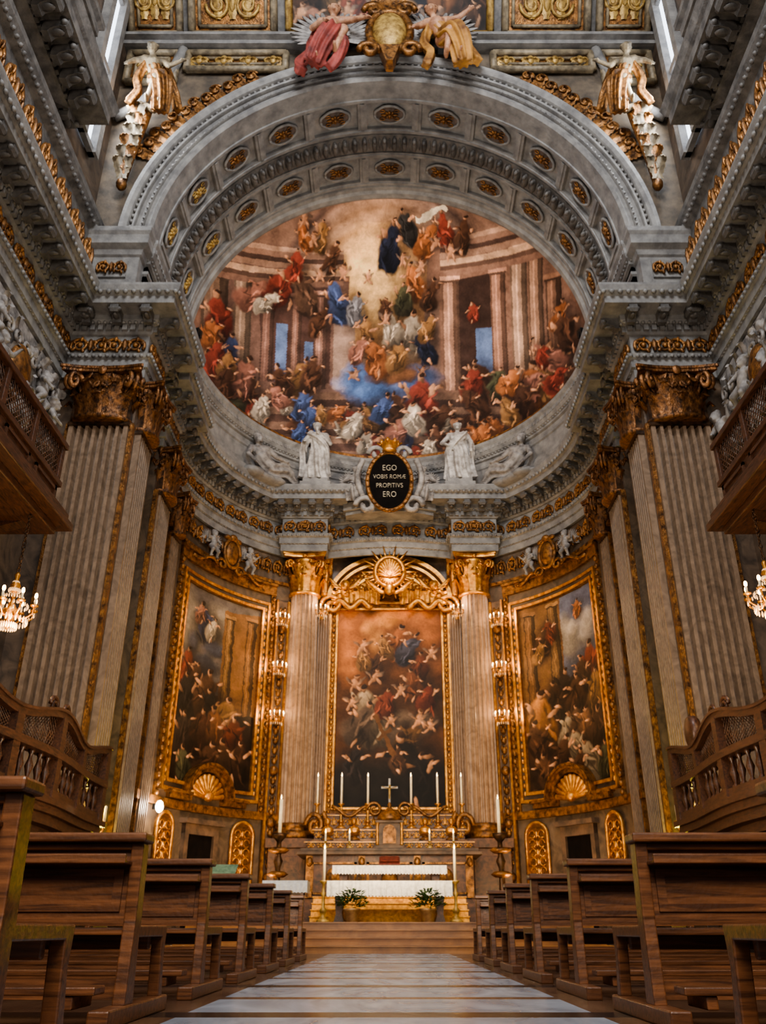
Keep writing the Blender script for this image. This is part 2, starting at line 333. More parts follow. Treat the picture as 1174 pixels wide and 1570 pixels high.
def fresco_paint(x,y):
    p=Paint(x,y,(128,92,74),.5)
    p.poly([(280,290),(900,290),(900,420),(280,420)],(146,110,92))
    for k,(rr,c) in enumerate([(196,(98,76,70)),(188,(158,126,112)),(174,(116,92,84)),(168,(158,130,116)),(154,(110,84,76)),(146,(174,142,124)),(128,(122,90,76)),(120,(158,120,94))]): p.ell(595,470,rr,rr*.95,c,0,.04,1,.2)
    p.ell(580,440,95,120,(198,142,86),0,.9); p.ell(575,410,56,66,(236,188,120),0,1.)
    p.poly([(330,395),(530,395),(520,590),(330,590)],(124,92,80)); p.poly([(660,350),(890,400),(890,590),(660,590)],(140,102,84))
    p.poly([(380,420),(500,412),(500,560),(395,560)],(84,58,52)); p.poly([(705,402),(770,398),(780,560),(705,560)],(66,46,40))
    for a in [(412,470,18,90),(738,475,28,70),(458,495,14,60)]: p.poly([(a[0],a[1]),(a[0]+a[2],a[1]),(a[0]+a[2],a[1]+a[3]),(a[0],a[1]+a[3])],(88,118,164),.95,.3)
    p.poly([(505,440),(540,430),(540,570),(505,570)],(162,132,116)); p.poly([(655,430),(680,436),(680,570),(655,570)],(130,100,86))
    for a in [(300,336,420,560,(166,130,106)),(345,372,410,570,(206,168,140)),(388,408,424,560,(146,104,90)),(436,452,430,565,(160,114,98)),(474,494,424,570,(180,130,112)),
              (684,712,402,572,(210,154,126)),(764,788,398,570,(194,138,112)),(796,822,372,590,(214,168,138)),(824,846,368,590,(200,150,120)),(850,872,420,580,(160,114,88))]: p.pillar(*a)
    for yy,c in [(346,(200,156,130)),(352,(160,120,100)),(359,(90,66,58)),(365,(170,130,108)),(374,(206,162,130)),(382,(104,76,64)),(388,(150,110,92))]:
        p.poly([(682,yy),(900,yy-6),(900,yy+2),(682,yy+8)],c)
        p.poly([(290,yy+28),(520,yy+14),(520,yy+21),(290,yy+36)],c)
    for k in range(10): p.poly([(280,575+k*12),(910,575+k*12),(910,588+k*12),(280,588+k*12)],[(126,94,76),(78,56,48),(140,106,86),(92,66,56)][k%4])
    p.setwob(2.8)
    p.cloud(600,562,76,32,(70,114,174),14); p.cloud(590,530,60,26,(180,150,124),8)
    p.cloud(596,545,44,20,(140,90,52),8)
    for a in [(480,345,46,OCH,20),(455,350,40,ORA,-30),(500,372,44,BRN,30),(600,350,70,NAV,15),(628,330,50,(60,58,58),-30),(660,345,52,ORA,40),(690,335,50,RED,-20),(720,345,46,BRN,20),
              (372,430,56,PNK,60),(420,412,70,RED,50),(455,420,66,(110,78,60),-30),(440,385,46,RED,10),(512,430,70,BLU,-30),(540,440,52,(130,130,138),10),(480,460,50,BRN,40),(395,440,40,WHI,60),
              (640,400,60,ORA,-20),(665,420,50,BRN,25),(620,425,52,GRN,0),(560,480,60,OCH,-10),(575,515,66,ORA,-25),(630,475,72,WHI,15),(655,500,58,NAV,-30),(600,470,56,WHI,-5),(545,505,48,PNK,30),(610,515,56,OCH,20),(660,470,44,OCH,35),(590,440,40,BRN,10)]: p.fig(*a)
    p.poly([(640,320),(690,306),(694,313),(644,327)],(210,196,172))
    for a in [(455,330,26),(520,390,26),(650,380,24),(700,365,26),(590,455,26),(540,545,24),(650,540,24),(480,395,24),(620,372,22),(470,350,22),(560,395,20),(675,350,22)]: p.putto(*a)
    for a in [(325,470,66,RED,-10),(340,520,60,BLU,15),(315,500,50,ORA,0),(450,555,80,OCH,25),(425,560,60,BRN,-30),(470,545,60,BRN,10),(645,590,100,RED,5),(610,600,60,BRN,-20),(750,555,76,BRN,-30),(730,560,60,RED,20),(818,575,96,ORA,10),(850,560,60,OCH,-20),(770,560,54,GRN,15),(735,450,34,RED,0),(865,530,50,BRN,0),(868,470,40,ORA,20)]: p.fig(*a)
    r=random.Random(11)
    for k in range(64):
        xx=r.uniform(315,880); tt=abs(xx-597)/285; yb=690-120*tt*tt; yy=yb-r.uniform(8,80)
        p.fig(xx,yy,r.uniform(34,66),r.choice(CROWD),r.uniform(-65,65))
    for a in [(560,655,40,WHI),(480,650,36,BLU),(700,650,44,BRN),(740,645,54,ORA),(395,600,44,WHI),(455,640,40,BLU),(660,665,36,WHI),(540,625,54,WHI),(585,600,50,BLU)]: p.fig(*a,r.uniform(-30,30))
    p.grain(1.05,1.0,.22,(1.2,.93,.78)); return p.c
def altar_paint(x,y):   # 0..165 x 0..305
    p=Paint(x,y,(96,56,30),1.8)
    p.cloud(82,50,90,70,(190,108,42),14); p.cloud(60,40,40,40,(214,138,60),6); p.cloud(95,95,80,30,(120,70,38),10); p.cloud(120,150,50,40,(80,52,36),8); p.cloud(70,200,60,30,(112,92,80),9); p.cloud(110,185,40,24,(130,110,96),6)
    p.ell(40,290,90,60,(30,27,28),0,.6); p.ell(130,285,80,60,(22,18,16),0,.6)
    for a in [(95,52,64,(176,96,40),20),(112,62,56,(64,72,96),40),(76,60,40,OCH,-30),(60,88,44,BRN,20),(40,80,40,OCH,-20),(130,90,50,(110,52,32),10),(120,120,54,(120,66,40),-20),(140,140,50,(120,46,32),20),(52,165,96,(170,150,126),-20),(38,180,70,(96,78,68),30),(75,150,50,(126,52,36),20),(110,205,60,(120,82,44),40),(112,250,120,(22,18,16),-20),(125,262,84,(30,24,24),10),(95,235,44,BRN,0),(30,240,60,(52,44,46),20)]: p.fig(*a)
    for a in [(40,60,30),(60,110,28),(30,120,30),(150,70,28),(128,175,32),(145,185,28),(100,130,28),(85,178,24),(25,150,26)]: p.putto(*a)
    p.poly([(56,170),(62,166),(92,228),(86,232)],(104,66,34)); p.poly([(62,204),(84,188),(88,193),(66,209)],(104,66,34))
    p.grain(1.12,.95,.35,(1.4,.88,.5)); return p.c
def left_paint(x,y):
    p=Paint(x,y,(92,62,38),1.8)
    p.poly([(0,0),(165,0),(165,150),(0,190)],(104,98,98)); p.cloud(50,60,60,60,(132,122,110),10); p.cloud(60,110,40,30,(70,80,100),8)
    p.poly([(95,20),(165,10),(165,210),(95,210)],(136,90,46)); p.pillar(100,116,30,210,(160,114,62)); p.pillar(140,158,24,210,(150,100,52))
    p.poly([(0,210),(165,190),(165,310),(0,310)],(50,33,24))
    for a in [(55,50,66,BLU,-25),(70,60,44,WHI,30),(42,40,40,PNK,10),(25,135,70,RED,0),(45,150,60,BRN,15),(30,180,80,(50,42,42),-10),(70,170,90,BRN,10),(85,190,70,(40,35,35),-20),(110,200,80,OCH,15),(95,225,90,(150,88,42),-10),(60,230,84,(90,50,34),20),(130,230,80,(110,46,32),0),(25,240,80,(66,50,44),10),(125,270,80,(96,64,42),-30),(80,275,74,BRN,30),(40,285,64,GRN,-20),(145,265,70,(70,44,32),0)]: p.fig(*a)
    p.grain(1.12,.9,.35,(1.3,.92,.6)); return p.c
def right_paint(x,y):
    p=Paint(x,y,(100,68,40),1.8)
    p.poly([(80,0),(165,0),(165,120),(80,150)],(88,104,134)); p.cloud(120,70,44,40,(144,138,130),9); p.poly([(0,0),(84,0),(80,190),(0,200)],(124,84,46)); p.pillar(56,78,10,190,(158,114,66)); p.pillar(10,30,14,190,(136,92,52))
    p.poly([(0,205),(165,190),(165,310),(0,310)],(58,40,28))
    for a in [(45,66,56,BRN,30),(60,50,44,(120,46,32),-20),(34,84,40,OCH,20),(120,30,34,ORA,10),(140,130,80,RED,0),(120,140,60,BRN,-10),(145,170,70,OCH,10),(80,160,80,(52,38,32),5),(60,170,70,(74,48,32),-10),(100,170,74,(90,56,38),10),(30,200,110,(186,116,40),0),(20,235,80,BRN,-10),(78,225,66,(170,150,124),10),(98,215,60,(100,68,48),0),(118,225,70,(128,84,52),0),(92,250,60,(170,150,124),-10),(140,235,80,(80,50,36),10),(60,262,74,BRN,30),(120,275,76,(160,140,116),-30),(90,285,64,BRN,20),(35,285,70,(92,58,38),-20),(150,280,64,GRN,10)]: p.fig(*a)
    p.grain(1.12,.9,.35,(1.3,.92,.6)); return p.c
def crown_paint(x,y):   # 0..200 x 0..80
    p=Paint(x,y,(86,62,42),1.5)
    p.cloud(100,40,90,40,(140,100,58),16); p.cloud(60,30,40,24,(176,130,72),8); p.cloud(150,30,40,24,(70,76,92),8)
    for a in [(20,40,54,BRN,20),(45,34,48,OCH,-30),(70,44,52,RED,40),(130,40,56,NAV,-20),(155,36,50,ORA,25),(182,44,54,BRN,-20),(100,30,44,GRN,10),(110,60,44,OCH,50),(30,66,40,PNK,-50),(170,66,40,BRN,50)]: p.fig(*a)
    for a in [(58,60,24),(90,56,24),(142,64,24),(12,60,22),(190,20,22)]: p.putto(*a)
    p.grain(1.1,.9,.4,(1.3,.95,.62)); return p.c
# ---------------------------------------------------------------- figures
def fuse(mb,vox,it=2):
    me=mb.mesh('tmp'); o=bpy.data.objects.new('tmp',me); C.objects.link(o)
    m=o.modifiers.new('r','REMESH'); m.mode='VOXEL'; m.voxel_size=vox; m.use_smooth_shade=True
    s=o.modifiers.new('s','SMOOTH'); s.iterations=it; s.factor=.5
    dg=bpy.context.evaluated_depsgraph_get(); me2=bpy.data.meshes.new_from_object(o.evaluated_get(dg))
    bpy.data.objects.remove(o); bpy.data.meshes.remove(me)
    me2.polygons.foreach_set('use_smooth',[True]*len(me2.polygons)); return me2
BASEJ=dict(pel=(0,0,.52),wai=(0,0,.62),che=(0,0,.725),nec=(0,0,.83),hea=(0,-.015,.915),shR=(.115,0,.79),elR=(.165,.01,.64),wrR=(.10,-.13,.60),shL=(-.115,0,.79),elL=(-.175,-.03,.65),wrL=(-.05,-.14,.71),
  hiR=(.06,0,.5),knR=(.07,-.05,.28),anR=(.07,0,.04),hiL=(-.06,0,.5),knL=(-.06,-.02,.28),anL=(-.06,.02,.04))
def figure(Hh,J={},robe=None,fat=1.,head=1.,vox=None,beard=False,cloak=None,split=False,amp0=.2):
    j={k:Vector(v) for k,v in {**BASEJ,**J}.items()}; b=MB(); f=fat
    b.cap(j['pel'],.088*f,j['wai'],.076*f); b.cap(j['wai'],.076*f,j['che'],.092*f); b.cap(j['shL'],.05*f,j['shR'],.05*f); b.cap(j['che'],.08*f,j['nec'],.035*f)
    b.cap(j['nec'],.034*f,j['hea'],.034*f)
    h=j['hea']; k=head
    b.ell(h,(.050*k,.060*k,.072*k)); b.ell(h+Vector((0,.012*k,.022*k)),(.058*k,.062*k,.062*k)); b.cap(h+Vector((0,-.055*k,.008*k)),.008*k,h+Vector((0,-.070*k,-.012*k)),.011*k)
    b.ell(h+Vector((0,-.05*k,-.045*k)),(.022*k,.02*k,.018*k))
    for q in (-1,1):
        b.ell(h+Vector((q*.05*k,.005,0)),(.01*k,.015*k,.02*k)); b.ell(h+Vector((q*.022*k,-.052*k,.016*k)),(.012*k,.01*k,.008*k))
        b.ell(h+Vector((q*.045*k,.01*k,.045*k)),(.026*k,.04*k,.026*k)); 
    if beard: b.cap(h+Vector((0,-.045*k,-.05*k)),.03*k,h+Vector((0,-.05*k,-.11*k)),.012)
    for q in 'RL':
        b.cap(j['sh'+q],.044*f,j['el'+q],.034*f); b.cap(j['el'+q],.034*f,j['wr'+q],.023*f)
        d=(j['wr'+q]-j['el'+q]).normalized(); sd=d.cross(Vector((0,0,1)) if abs(d.z)<.9 else Vector((1,0,0))).normalized(); w=j['wr'+q]
        b.cap(w,.02*f,w+d*.035,.025*f)
        for i,(o,l) in enumerate([(-.017,.038),(-.006,.046),(.006,.043),(.017,.034)]): 
            a=w+d*.045+sd*o; e=a+d*l*.6; b.cap(a,.0085*f,e,.0075*f,6); b.cap(e,.0075*f,e+d*l*.4+Vector((0,0,-.012)),.006*f,6)
        b.cap(w+d*.02+sd*.02,.009*f,w+d*.045+sd*.042,.007*f,6)
        b.cap(j['hi'+q],.07*f,j['kn'+q],.05*f); b.cap(j['kn'+q],.048*f,j['an'+q],.028*f)
        b.cap(j['an'+q]+Vector((0,.015,-.012)),.024*f,j['an'+q]+Vector((0,-.085,-.02)),.02*f)
    rb=MB() if split else b
    if robe:
        P=spath([r[:3] for r in robe],5); n=len(P); rr=[r[3] for r in robe]; rad=[]
        for i in range(n):
            t=i/(n-1)*(len(rr)-1); a=int(min(t,len(rr)-2)); rad.append(rr[a]*(1-(t-a))+rr[a+1]*(t-a))
        amp=[amp0*(1-i/(n-1))+.04 for i in range(n)]
        rb.tube(P,rad,60,nf=8,amp=amp)
    for c in (cloak or []): rb.tube(spath(c[0],6),[c[1]]*(6*(len(c[0])-1)+1),16,nf=4,amp=[.3]*(6*(len(c[0])-1)+1))
    b.v=[(x*Hh,y*Hh,z*Hh) for x,y,z in b.v]
    if split:
        rb.v=[(x*Hh,y*Hh,z*Hh) for x,y,z in rb.v]; return fuse(b,vox or Hh*.011),fuse(rb,vox or Hh*.011,1)
    return fuse(b,vox or Hh*.010)
SROBE=[(0,0,.005,.165),(0,-.01,.12,.15),(.01,-.02,.28,.14),(.02,0,.48,.128),(.005,0,.62,.1),(0,0,.73,.115),(0,0,.80,.08)]
def wingmesh(L):
    b=MB()
    for i in range(11):
        t=i/10; a=R(78-95*t); l=L*(.55+.45*math.sin(PI*(.25+.65*t)))
        o=Vector((.10*L*t,0,-.05*L*t)); e=o+Vector((math.cos(a)*l,.03*i/10,math.sin(a)*l)); mid=(o+e)/2
        q=Matrix.Rotation(-(a-PI/2),3,'Y'); b.ell(mid+Vector((0,.012*i,0)),(.075*L,.018,l*.54),8,6,rot=q)
    for i in range(6):
        t=i/5; a=R(70-80*t); b.ell(Vector((math.cos(a)*.22*L,-.02,math.sin(a)*.22*L)),(.07*L,.03,.2*L),8,6,rot=Matrix.Rotation(-(a-PI/2),3,'Y'))
    return b.mesh('wing')
PUTTO=dict(pel=(0,0,.42),wai=(0,-.02,.5),che=(0,0,.62),nec=(0,0,.72),hea=(0,-.02,.85),shR=(.13,0,.68),elR=(.24,-.04,.62),wrR=(.33,-.1,.72),shL=(-.13,0,.68),elL=(-.22,-.06,.58),wrL=(-.16,-.16,.5),
  hiR=(.08,0,.4),knR=(.12,-.13,.26),anR=(.12,-.04,.06),hiL=(-.08,0,.4),knL=(-.16,-.1,.24),anL=(-.2,.02,.08))
PUTTO_ME=figure(1.1,PUTTO,fat=1.35,head=1.75,vox=.02); WING_S=wingmesh(.5); WING_L=wingmesh(1.25)
def add_wings(r,me,m,z,y,s=1):
    for q in (-1,1):
        o=link('wing',me,m,r,(q*.08*s,y,z)); o.scale=(q,1,1)
# ---------------------------------------------------------------- structure
o=MB().add([(-9.2,-4,0),(9.2,-4,0),(9.2,33,0),(-9.2,33,0)],[(0,1,2,3)]).build('floor',M['floor']); struct(o)
for sd,nm in ((-1,'left'),(1,'right')):
    for (xa,xb,ya,yb,za,zb) in ((8.7,9.1,-4,19.9,0,30),(6.55,8.7,18.5,19.9,0,ZT),(7.2,7.6,19.85,YC,0,ZT),(RD,8.7,18.5,YD,ZT-.05,ZD),(6.9,7.2,22,23.3,0,ZC)):
        b=MB(); b.box(min(sd*xa,sd*xb),max(sd*xa,sd*xb),ya,yb,za,zb); struct(b.build('wall_'+nm,M['wall'] if za<10 else M['stone']))
b=MB(); b.arcbox(-90,90,0,ZT,RW,RW+.4,64); b.box(-2.75,2.75,31.12,31.6,0,ZT)
struct(b.build('wall_back',M['wall']))
b=MB(); n=64; vs=[]; fs=[]
for i in range(n+1):
    a=R(-90+180*i/n); x,z=math.sin(a)*(RD+.02),ZD+math.cos(a)*(RD+.02); vs.append((x,18.5,z))
    k=min(9.1/abs(math.sin(a)) if abs(math.sin(a))>1e-6 else 1e9, 12/max(math.cos(a),1e-6)); vs.append((math.sin(a)*k,18.5,ZD+math.cos(a)*k))
for i in range(n): fs.append((2*i,2*i+1,2*i+3,2*i+2))
b.add(vs,fs); struct(b.build('wall_arch',M['arch_wall']))
b=MB(); b.archsweep([(RD+.12,18.5),(RD+.12,YD+.1)],-90,90,64); struct(b.build('ceiling',M['stone']))
b=MB(); b.box(-9.1,9.1,-4,18.6,29.9,30.2); struct(b.build('ceiling',M['stone_dark']))
b=MB(); b.add([(-9.1,18.45,26.6),(9.1,18.45,26.6),(9.1,16.2,30),(-9.1,16.2,30)],[(0,1,2,3)]); struct(b.build('ceiling',M['stone_dark']))
PROF=[(.02,ZC-.02),(.12,ZC-.02),(.12,13.7),(.18,13.72),(.18,13.95),(.24,14.0),(.28,14.1),(.10,14.12),(.10,14.78),(.16,14.8),(.2,14.86),(.2,15.04),(.3,15.08),(.36,15.14),(.36,15.3),(.86,15.3),(.86,15.52),(.9,15.55),(.98,15.62),(1.02,15.78),(1.02,ZT),(0,ZT+.05)]
md=MB(); md.prism([(0,-.34),(-.12,-.34),(-.16,-.26),(-.3,-.2),(-.42,-.22),(-.47,-.14),(-.47,0),(0,0)],-.11,.11,'x'); md.cap((-.11,-.4,-.13),.07,(.11,-.4,-.13),.07,8); md.ell((0,-.22,-.24),(.08,.16,.05)); MOD=md.mesh('modillion')
fr=MB()
for q in (-1,1):
    P=[(q*.29+q*(.25*(1-t*.85))*math.cos(t*11-PI*.2),-.05,.34+.24*(1-t*.85)*math.sin(t*11-PI*.2)) for t in [i/34 for i in range(35)]]
    fr.tube(P,[.05*(1-.5*i/34) for i in range(35)],6); fr.ell((q*.29,-.06,.34),(.07,.06,.07)); 
    for a in (20,80,150,220,300): fr.ell((q*.29+.2*math.cos(R(a)),-.06,.34+.2*math.sin(R(a))),(.09,.045,.05),8,5,rot=Matrix.Rotation(R(-a),3,'Y'))
fr.ell((0,-.07,.34),(.07,.07,.2)); FRZ=fr.mesh('frieze_scroll'); FRZ2=fr.mesh('festoon')
trimno=[0]
def trim(b,m):
    trimno[0]+=1; return struct(b.build('trim_%d'%trimno[0],m))
def entab(path,dz=0,sp=.56,frz=1.18,gold='gold_dark',ymin=-9,pad=.25,m='stone'):
    b=MB(); b.sweep(PROF,path,dz)
    for p,nn in walk(path,.2,.2,.1):
        if p.y<ymin: continue
        b.box(-.065,.065,-.09,.02,14.87,15.04,X=tr(p.x,p.y,dz)@rt(nrot(nn),'Z'))
    for off,z,sp2,rr in ((.27,14.02,.17,(.06,.05,.055)),(.98,15.58,.2,(.07,.05,.07)),(.32,15.08,.16,(.055,.045,.05)),(.13,13.71,.15,(.05,.04,.03))):
        for p,nn in walk(path,off,sp2,.08):
            if p.y<ymin: continue
            b.ell((0,0,0),rr,6,4,X=tr(p.x,p.y,z+dz)@rt(nrot(nn),'Z'))
    t=trim(b,M[m])
    for p,nn in walk(path,.36,sp,pad):
        if p.y<ymin: continue
        link('modillion',MOD,M['stone_dark'],t,(p.x,p.y,15.3+dz),0,nrot(nn))
    for p,nn in walk(path,.1,frz,.62):
        if p.y<ymin: continue
        link('frieze_scroll',FRZ,M[gold],t,(p.x,p.y,14.1+dz),0,nrot(nn))
    return t
PL=[(-8.7,2),(-8.7,18.5),(-6.55,18.5),(-6.55,19.9),(-7.2,19.9),(-7.2,21.0)]
entab(PL,0,ymin=7); entab(mir(PL),0,ymin=7)
AP=[(-7.2,20.9)]+arc(RW,-90,90,60)+[(7.2,20.9)]
entab(AP,.003)
for s in (1,-1):
    p=[(-7.3,22.0),(-6.9,22.0),(-6.9,23.3),(-7.3,23.3)]; p=p if s==1 else mir(p); entab(p,.006)
    p=[(-4.05,31.2),(-4.05,29.85),(-2.5,29.85),(-2.5,31.2)]; p=p if s==1 else mir(p); entab(p,.008,gold='gold')
entab([(2.5*(-1+2*i/24),30.62-.42*math.cos(PI/2*(-1+2*i/24))) for i in range(25)],.01,gold='gold')
b=MB(); b.arcbox(-88,-33,12.25,12.37,RW-.12,RW+.02,24); b.arcbox(33,88,12.25,12.37,RW-.12,RW+.02,24); t=trim(b,M['gold_dark'])
for s in (-1,1):
    for k in range(6):
        a=s*(35+8.0*k); link('festoon',FRZ2,M['gold_dark'],t,((RW-.02)*math.sin(R(a)),YC+(RW-.02)*math.cos(R(a)),12.5),0,-R(a)).scale=(.84,1.2,1.25)
    for y in (20.5,21.4): link('festoon',FRZ2,M['gold_dark'],t,(s*7.19,y,12.5),0,-s*PI/2).scale=(.7,1.2,1.25)
def ellp(a0,a1,n,rx=RD,ry=BD): return [(rx*math.sin(R(a0+(a1-a0)*i/n)),YD+ry*math.cos(R(a0+(a1-a0)*i/n))) for i in range(n+1)]
ZP=[(-8.7,18.5),(-RD,18.5)]+ellp(-90,90,64)+[(RD,18.5),(8.7,18.5)]
b=MB(); IM=[(0,ZT),(.14,ZT+.02),(.14,ZT+.3),(.06,ZT+.36),(.06,ZT+.5),(0,ZT+.52),(0,16.95),(.05,17.0),(.05,17.1),(0,17.14),(0,17.3),(.08,17.34),(.08,17.45),(.16,17.5),(.22,17.62),(.22,17.8),(.28,17.9),(.28,ZD-.02),(0,ZD)]
b.sweep(IM,ZP)
for p,nn in walk(ZP,.18,.2,.1): b.box(-.06,.06,-.06,.03,17.64,17.78,X=tr(p.x,p.y,0)@rt(nrot(nn),'Z'))
for p,nn in walk(ZP,.1,.16,.1): b.ell((0,0,0),(.055,.05,.05),6,4,X=tr(p.x,p.y,17.47)@rt(nrot(nn),'Z'))
trim(b,M['stone'])
for s in (-1,1):   # projecting pedestal blocks over the piers
    for x0,x1 in ((7.0,8.3),):
        p=[(min(s*x0,s*x1),18.5),(min(s*x0,s*x1),18.1),(max(s*x0,s*x1),18.1),(max(s*x0,s*x1),18.5)]
        b=MB(); b.sweep([(0,ZT),(.16,ZT+.02),(.16,ZT+.35),(.04,ZT+.42),(.04,17.25),(.1,17.3),(.14,17.45),(.3,17.55),(.3,17.85),(.36,17.95),(.36,18.1),(-.2,18.12)],p); b.box(min(s*(x0+.25),s*(x1-.25)),max(s*(x0+.25),s*(x1-.25)),18.0,18.15,16.5,17.1); t=trim(b,M['stone'])
        link('frieze_scroll',FRZ,M['gold_dark'],t,(s*(x0+x1)/2,18.0,16.48)).scale=(.75,1,.9)
b=MB(); b.sweep([(.04,ZD),(.16,ZD+.05),(.16,ZD+.16),(.05,ZD+.24),(-.1,ZD+.26)],ellp(-88,88,64)); trim(b,M['gold_dark'])
q_=.8
b=MB(); b.archsweep([(RD-.02,19.0)]+[(RD+r*q_,y) for r,y in ((-.02,18.3),(.08,18.22),(.12,18.3),(.3,18.3),(.32,18.2),(.36,18.28),(.42,18.3),(.62,18.3),(.64,18.18),(.70,18.16),(.72,18.24),(.8,18.24),(.84,18.1),(.95,18.02),(1.08,18.0),(1.12,18.1),(1.14,18.5))],-90,90,72)
for i in range(110):
    a=R(-88+176*i/109); b.ell(((RD+.61)*math.sin(a),18.2,ZD+(RD+.61)*math.cos(a)),(.06,.06,.06),6,4); b.ell(((RD+.29)*math.sin(a),18.24,ZD+(RD+.29)*math.cos(a)),(.05,.05,.05),6,4)
trim(b,M['stone'])
STEP=15.3
b=MB()
for y0,y1 in ((18.9,19.1),(20.1,20.3),(21.1,21.3),(22.35,22.55)): b.archsweep([(RD+.13,y0),(RD-.02,y0),(RD-.02,y0+.04),(RD-.06,y0+.06),(RD-.06,y1-.06),(RD-.02,y1-.04),(RD-.02,y1),(RD+.13,y1)],-90,90,72)
for y0,y1 in ((19.1,20.1),(21.3,22.35)):
    for k in range(-6,6):
        a=(k+.5)*STEP
        if abs(a)>88: continue
        b.archbox(a-1.3,a+1.3,y0,y1,RD-.03,RD+.13); b.archbox(a-.5,a+.5,y0,y1,RD-.07,RD+.1)
b.archsweep([(RD+.12,22.5),(RD-.05,22.6),(RD-.05,22.75),(RD-.12,22.85),(RD-.12,23.05),(RD-.02,YD),(RD+.1,YD+.05)],-90,90,72)
trim(b,M['stone'])
b=MB(); b.archsweep([(RD+.1,20.3),(RD-.02,20.36),(RD-.02,21.04),(RD+.1,21.1)],-90,90,72)
for i in range(62):
    a=R(-89+178*i/61); X=tr(math.sin(a)*(RD-.06),20.7,ZD+math.cos(a)*(RD-.06))@rt(a+PI,'Y')
    b.ell((0,0,0),(.1,.3,.16),10,6,X=X); b.ell((0,-.2,.1),(.075,.1,.1),8,5,X=X); b.ell((.17,0,-.02),(.04,.24,.07),8,5,X=X)
trim(b,M['stone_dark'])
def qf(w,h,n=32): return [(w*math.copysign(abs(math.cos(t))**.7,math.cos(t))*(1+.08*math.cos(4*t)),h*math.copysign(abs(math.sin(t))**.7,math.sin(t))*(1+.08*math.cos(4*t))) for t in [2*PI*i/n for i in range(n)]]
b=MB(); b.prism(qf(.46,.31),-.08,.02,'z'); RS1=b.mesh('recess')
b=MB(); q=qf(.46,.31); b.tube([(x,y,.03) for x,y in q]+[(q[0][0],q[0][1],.03)],.05,6); RS2=b.mesh('surround')
def flower():
    b=MB(); b.ell((0,0,.07),(.07,.07,.08))
    for k in range(8):
        a=2*PI*k/8; l=.24 if k%4==0 else (.15 if k%2==0 else .16); b.ell((math.cos(a)*l*.75,math.sin(a)*l*.6,.05),(l*.5,.05,.05),8,5,rot=Matrix.Rotation(a,3,'Z'))
    for q in (-1,1):
        for w in (-1,1): b.tube([(q*(.24+.08*math.cos(t)),w*(.15+.05*math.sin(t)),.05) for t in [i*.5 for i in range(13)]],.02,5)
    return b.mesh('flower')
RS3=flower(); RS_LIT=flower()
for row,(yy,kk) in enumerate(((19.6,5),(21.83,5))):
    for k in range(-kk,kk+1):
        a=R(k*STEP); rr=RD+.06
        nm='%s gilt rosette from the left in %s row of arch coffers'%(ORD[k+kk],('front','inner')[row])
        t=root('ceiling_rosette',nm,'rosette',(rr*math.sin(a),yy,ZD+rr*math.cos(a)),0,'coffer rosettes under the arch'); t.rotation_euler=(0,a+PI,0)
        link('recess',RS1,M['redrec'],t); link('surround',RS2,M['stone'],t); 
        if k<-3: link('flower',RS_LIT,M['gold_pale'],t)  # paler gilt puts the light on the leftmost rosettes into their colour
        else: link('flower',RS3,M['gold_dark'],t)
nu,nv=480,340
A,E=np.meshgrid(np.linspace(-PI/2,PI/2,nu),np.linspace(0,PI/2,nv))
X=RD*np.cos(E)*np.sin(A); Y=YD+BD*np.cos(E)*np.cos(A); Z=ZD+.1+(RD-.06)*np.sin(E)
me=gridmesh('fresco',X,Y,Z,(0,27,ZD))
px=597+X.ravel()*(45.3-1.1*(Y.ravel()-YD)); py=525-33*(Z.ravel()-ZD)+21*(Y.ravel()-YD)
setcol(me,fresco_paint(px,py)); o=link('fresco',me,M['fresco'],None,(0,27,ZD)); tag(o,'fresco crowded with robed figures and columns filling the half dome','painting')
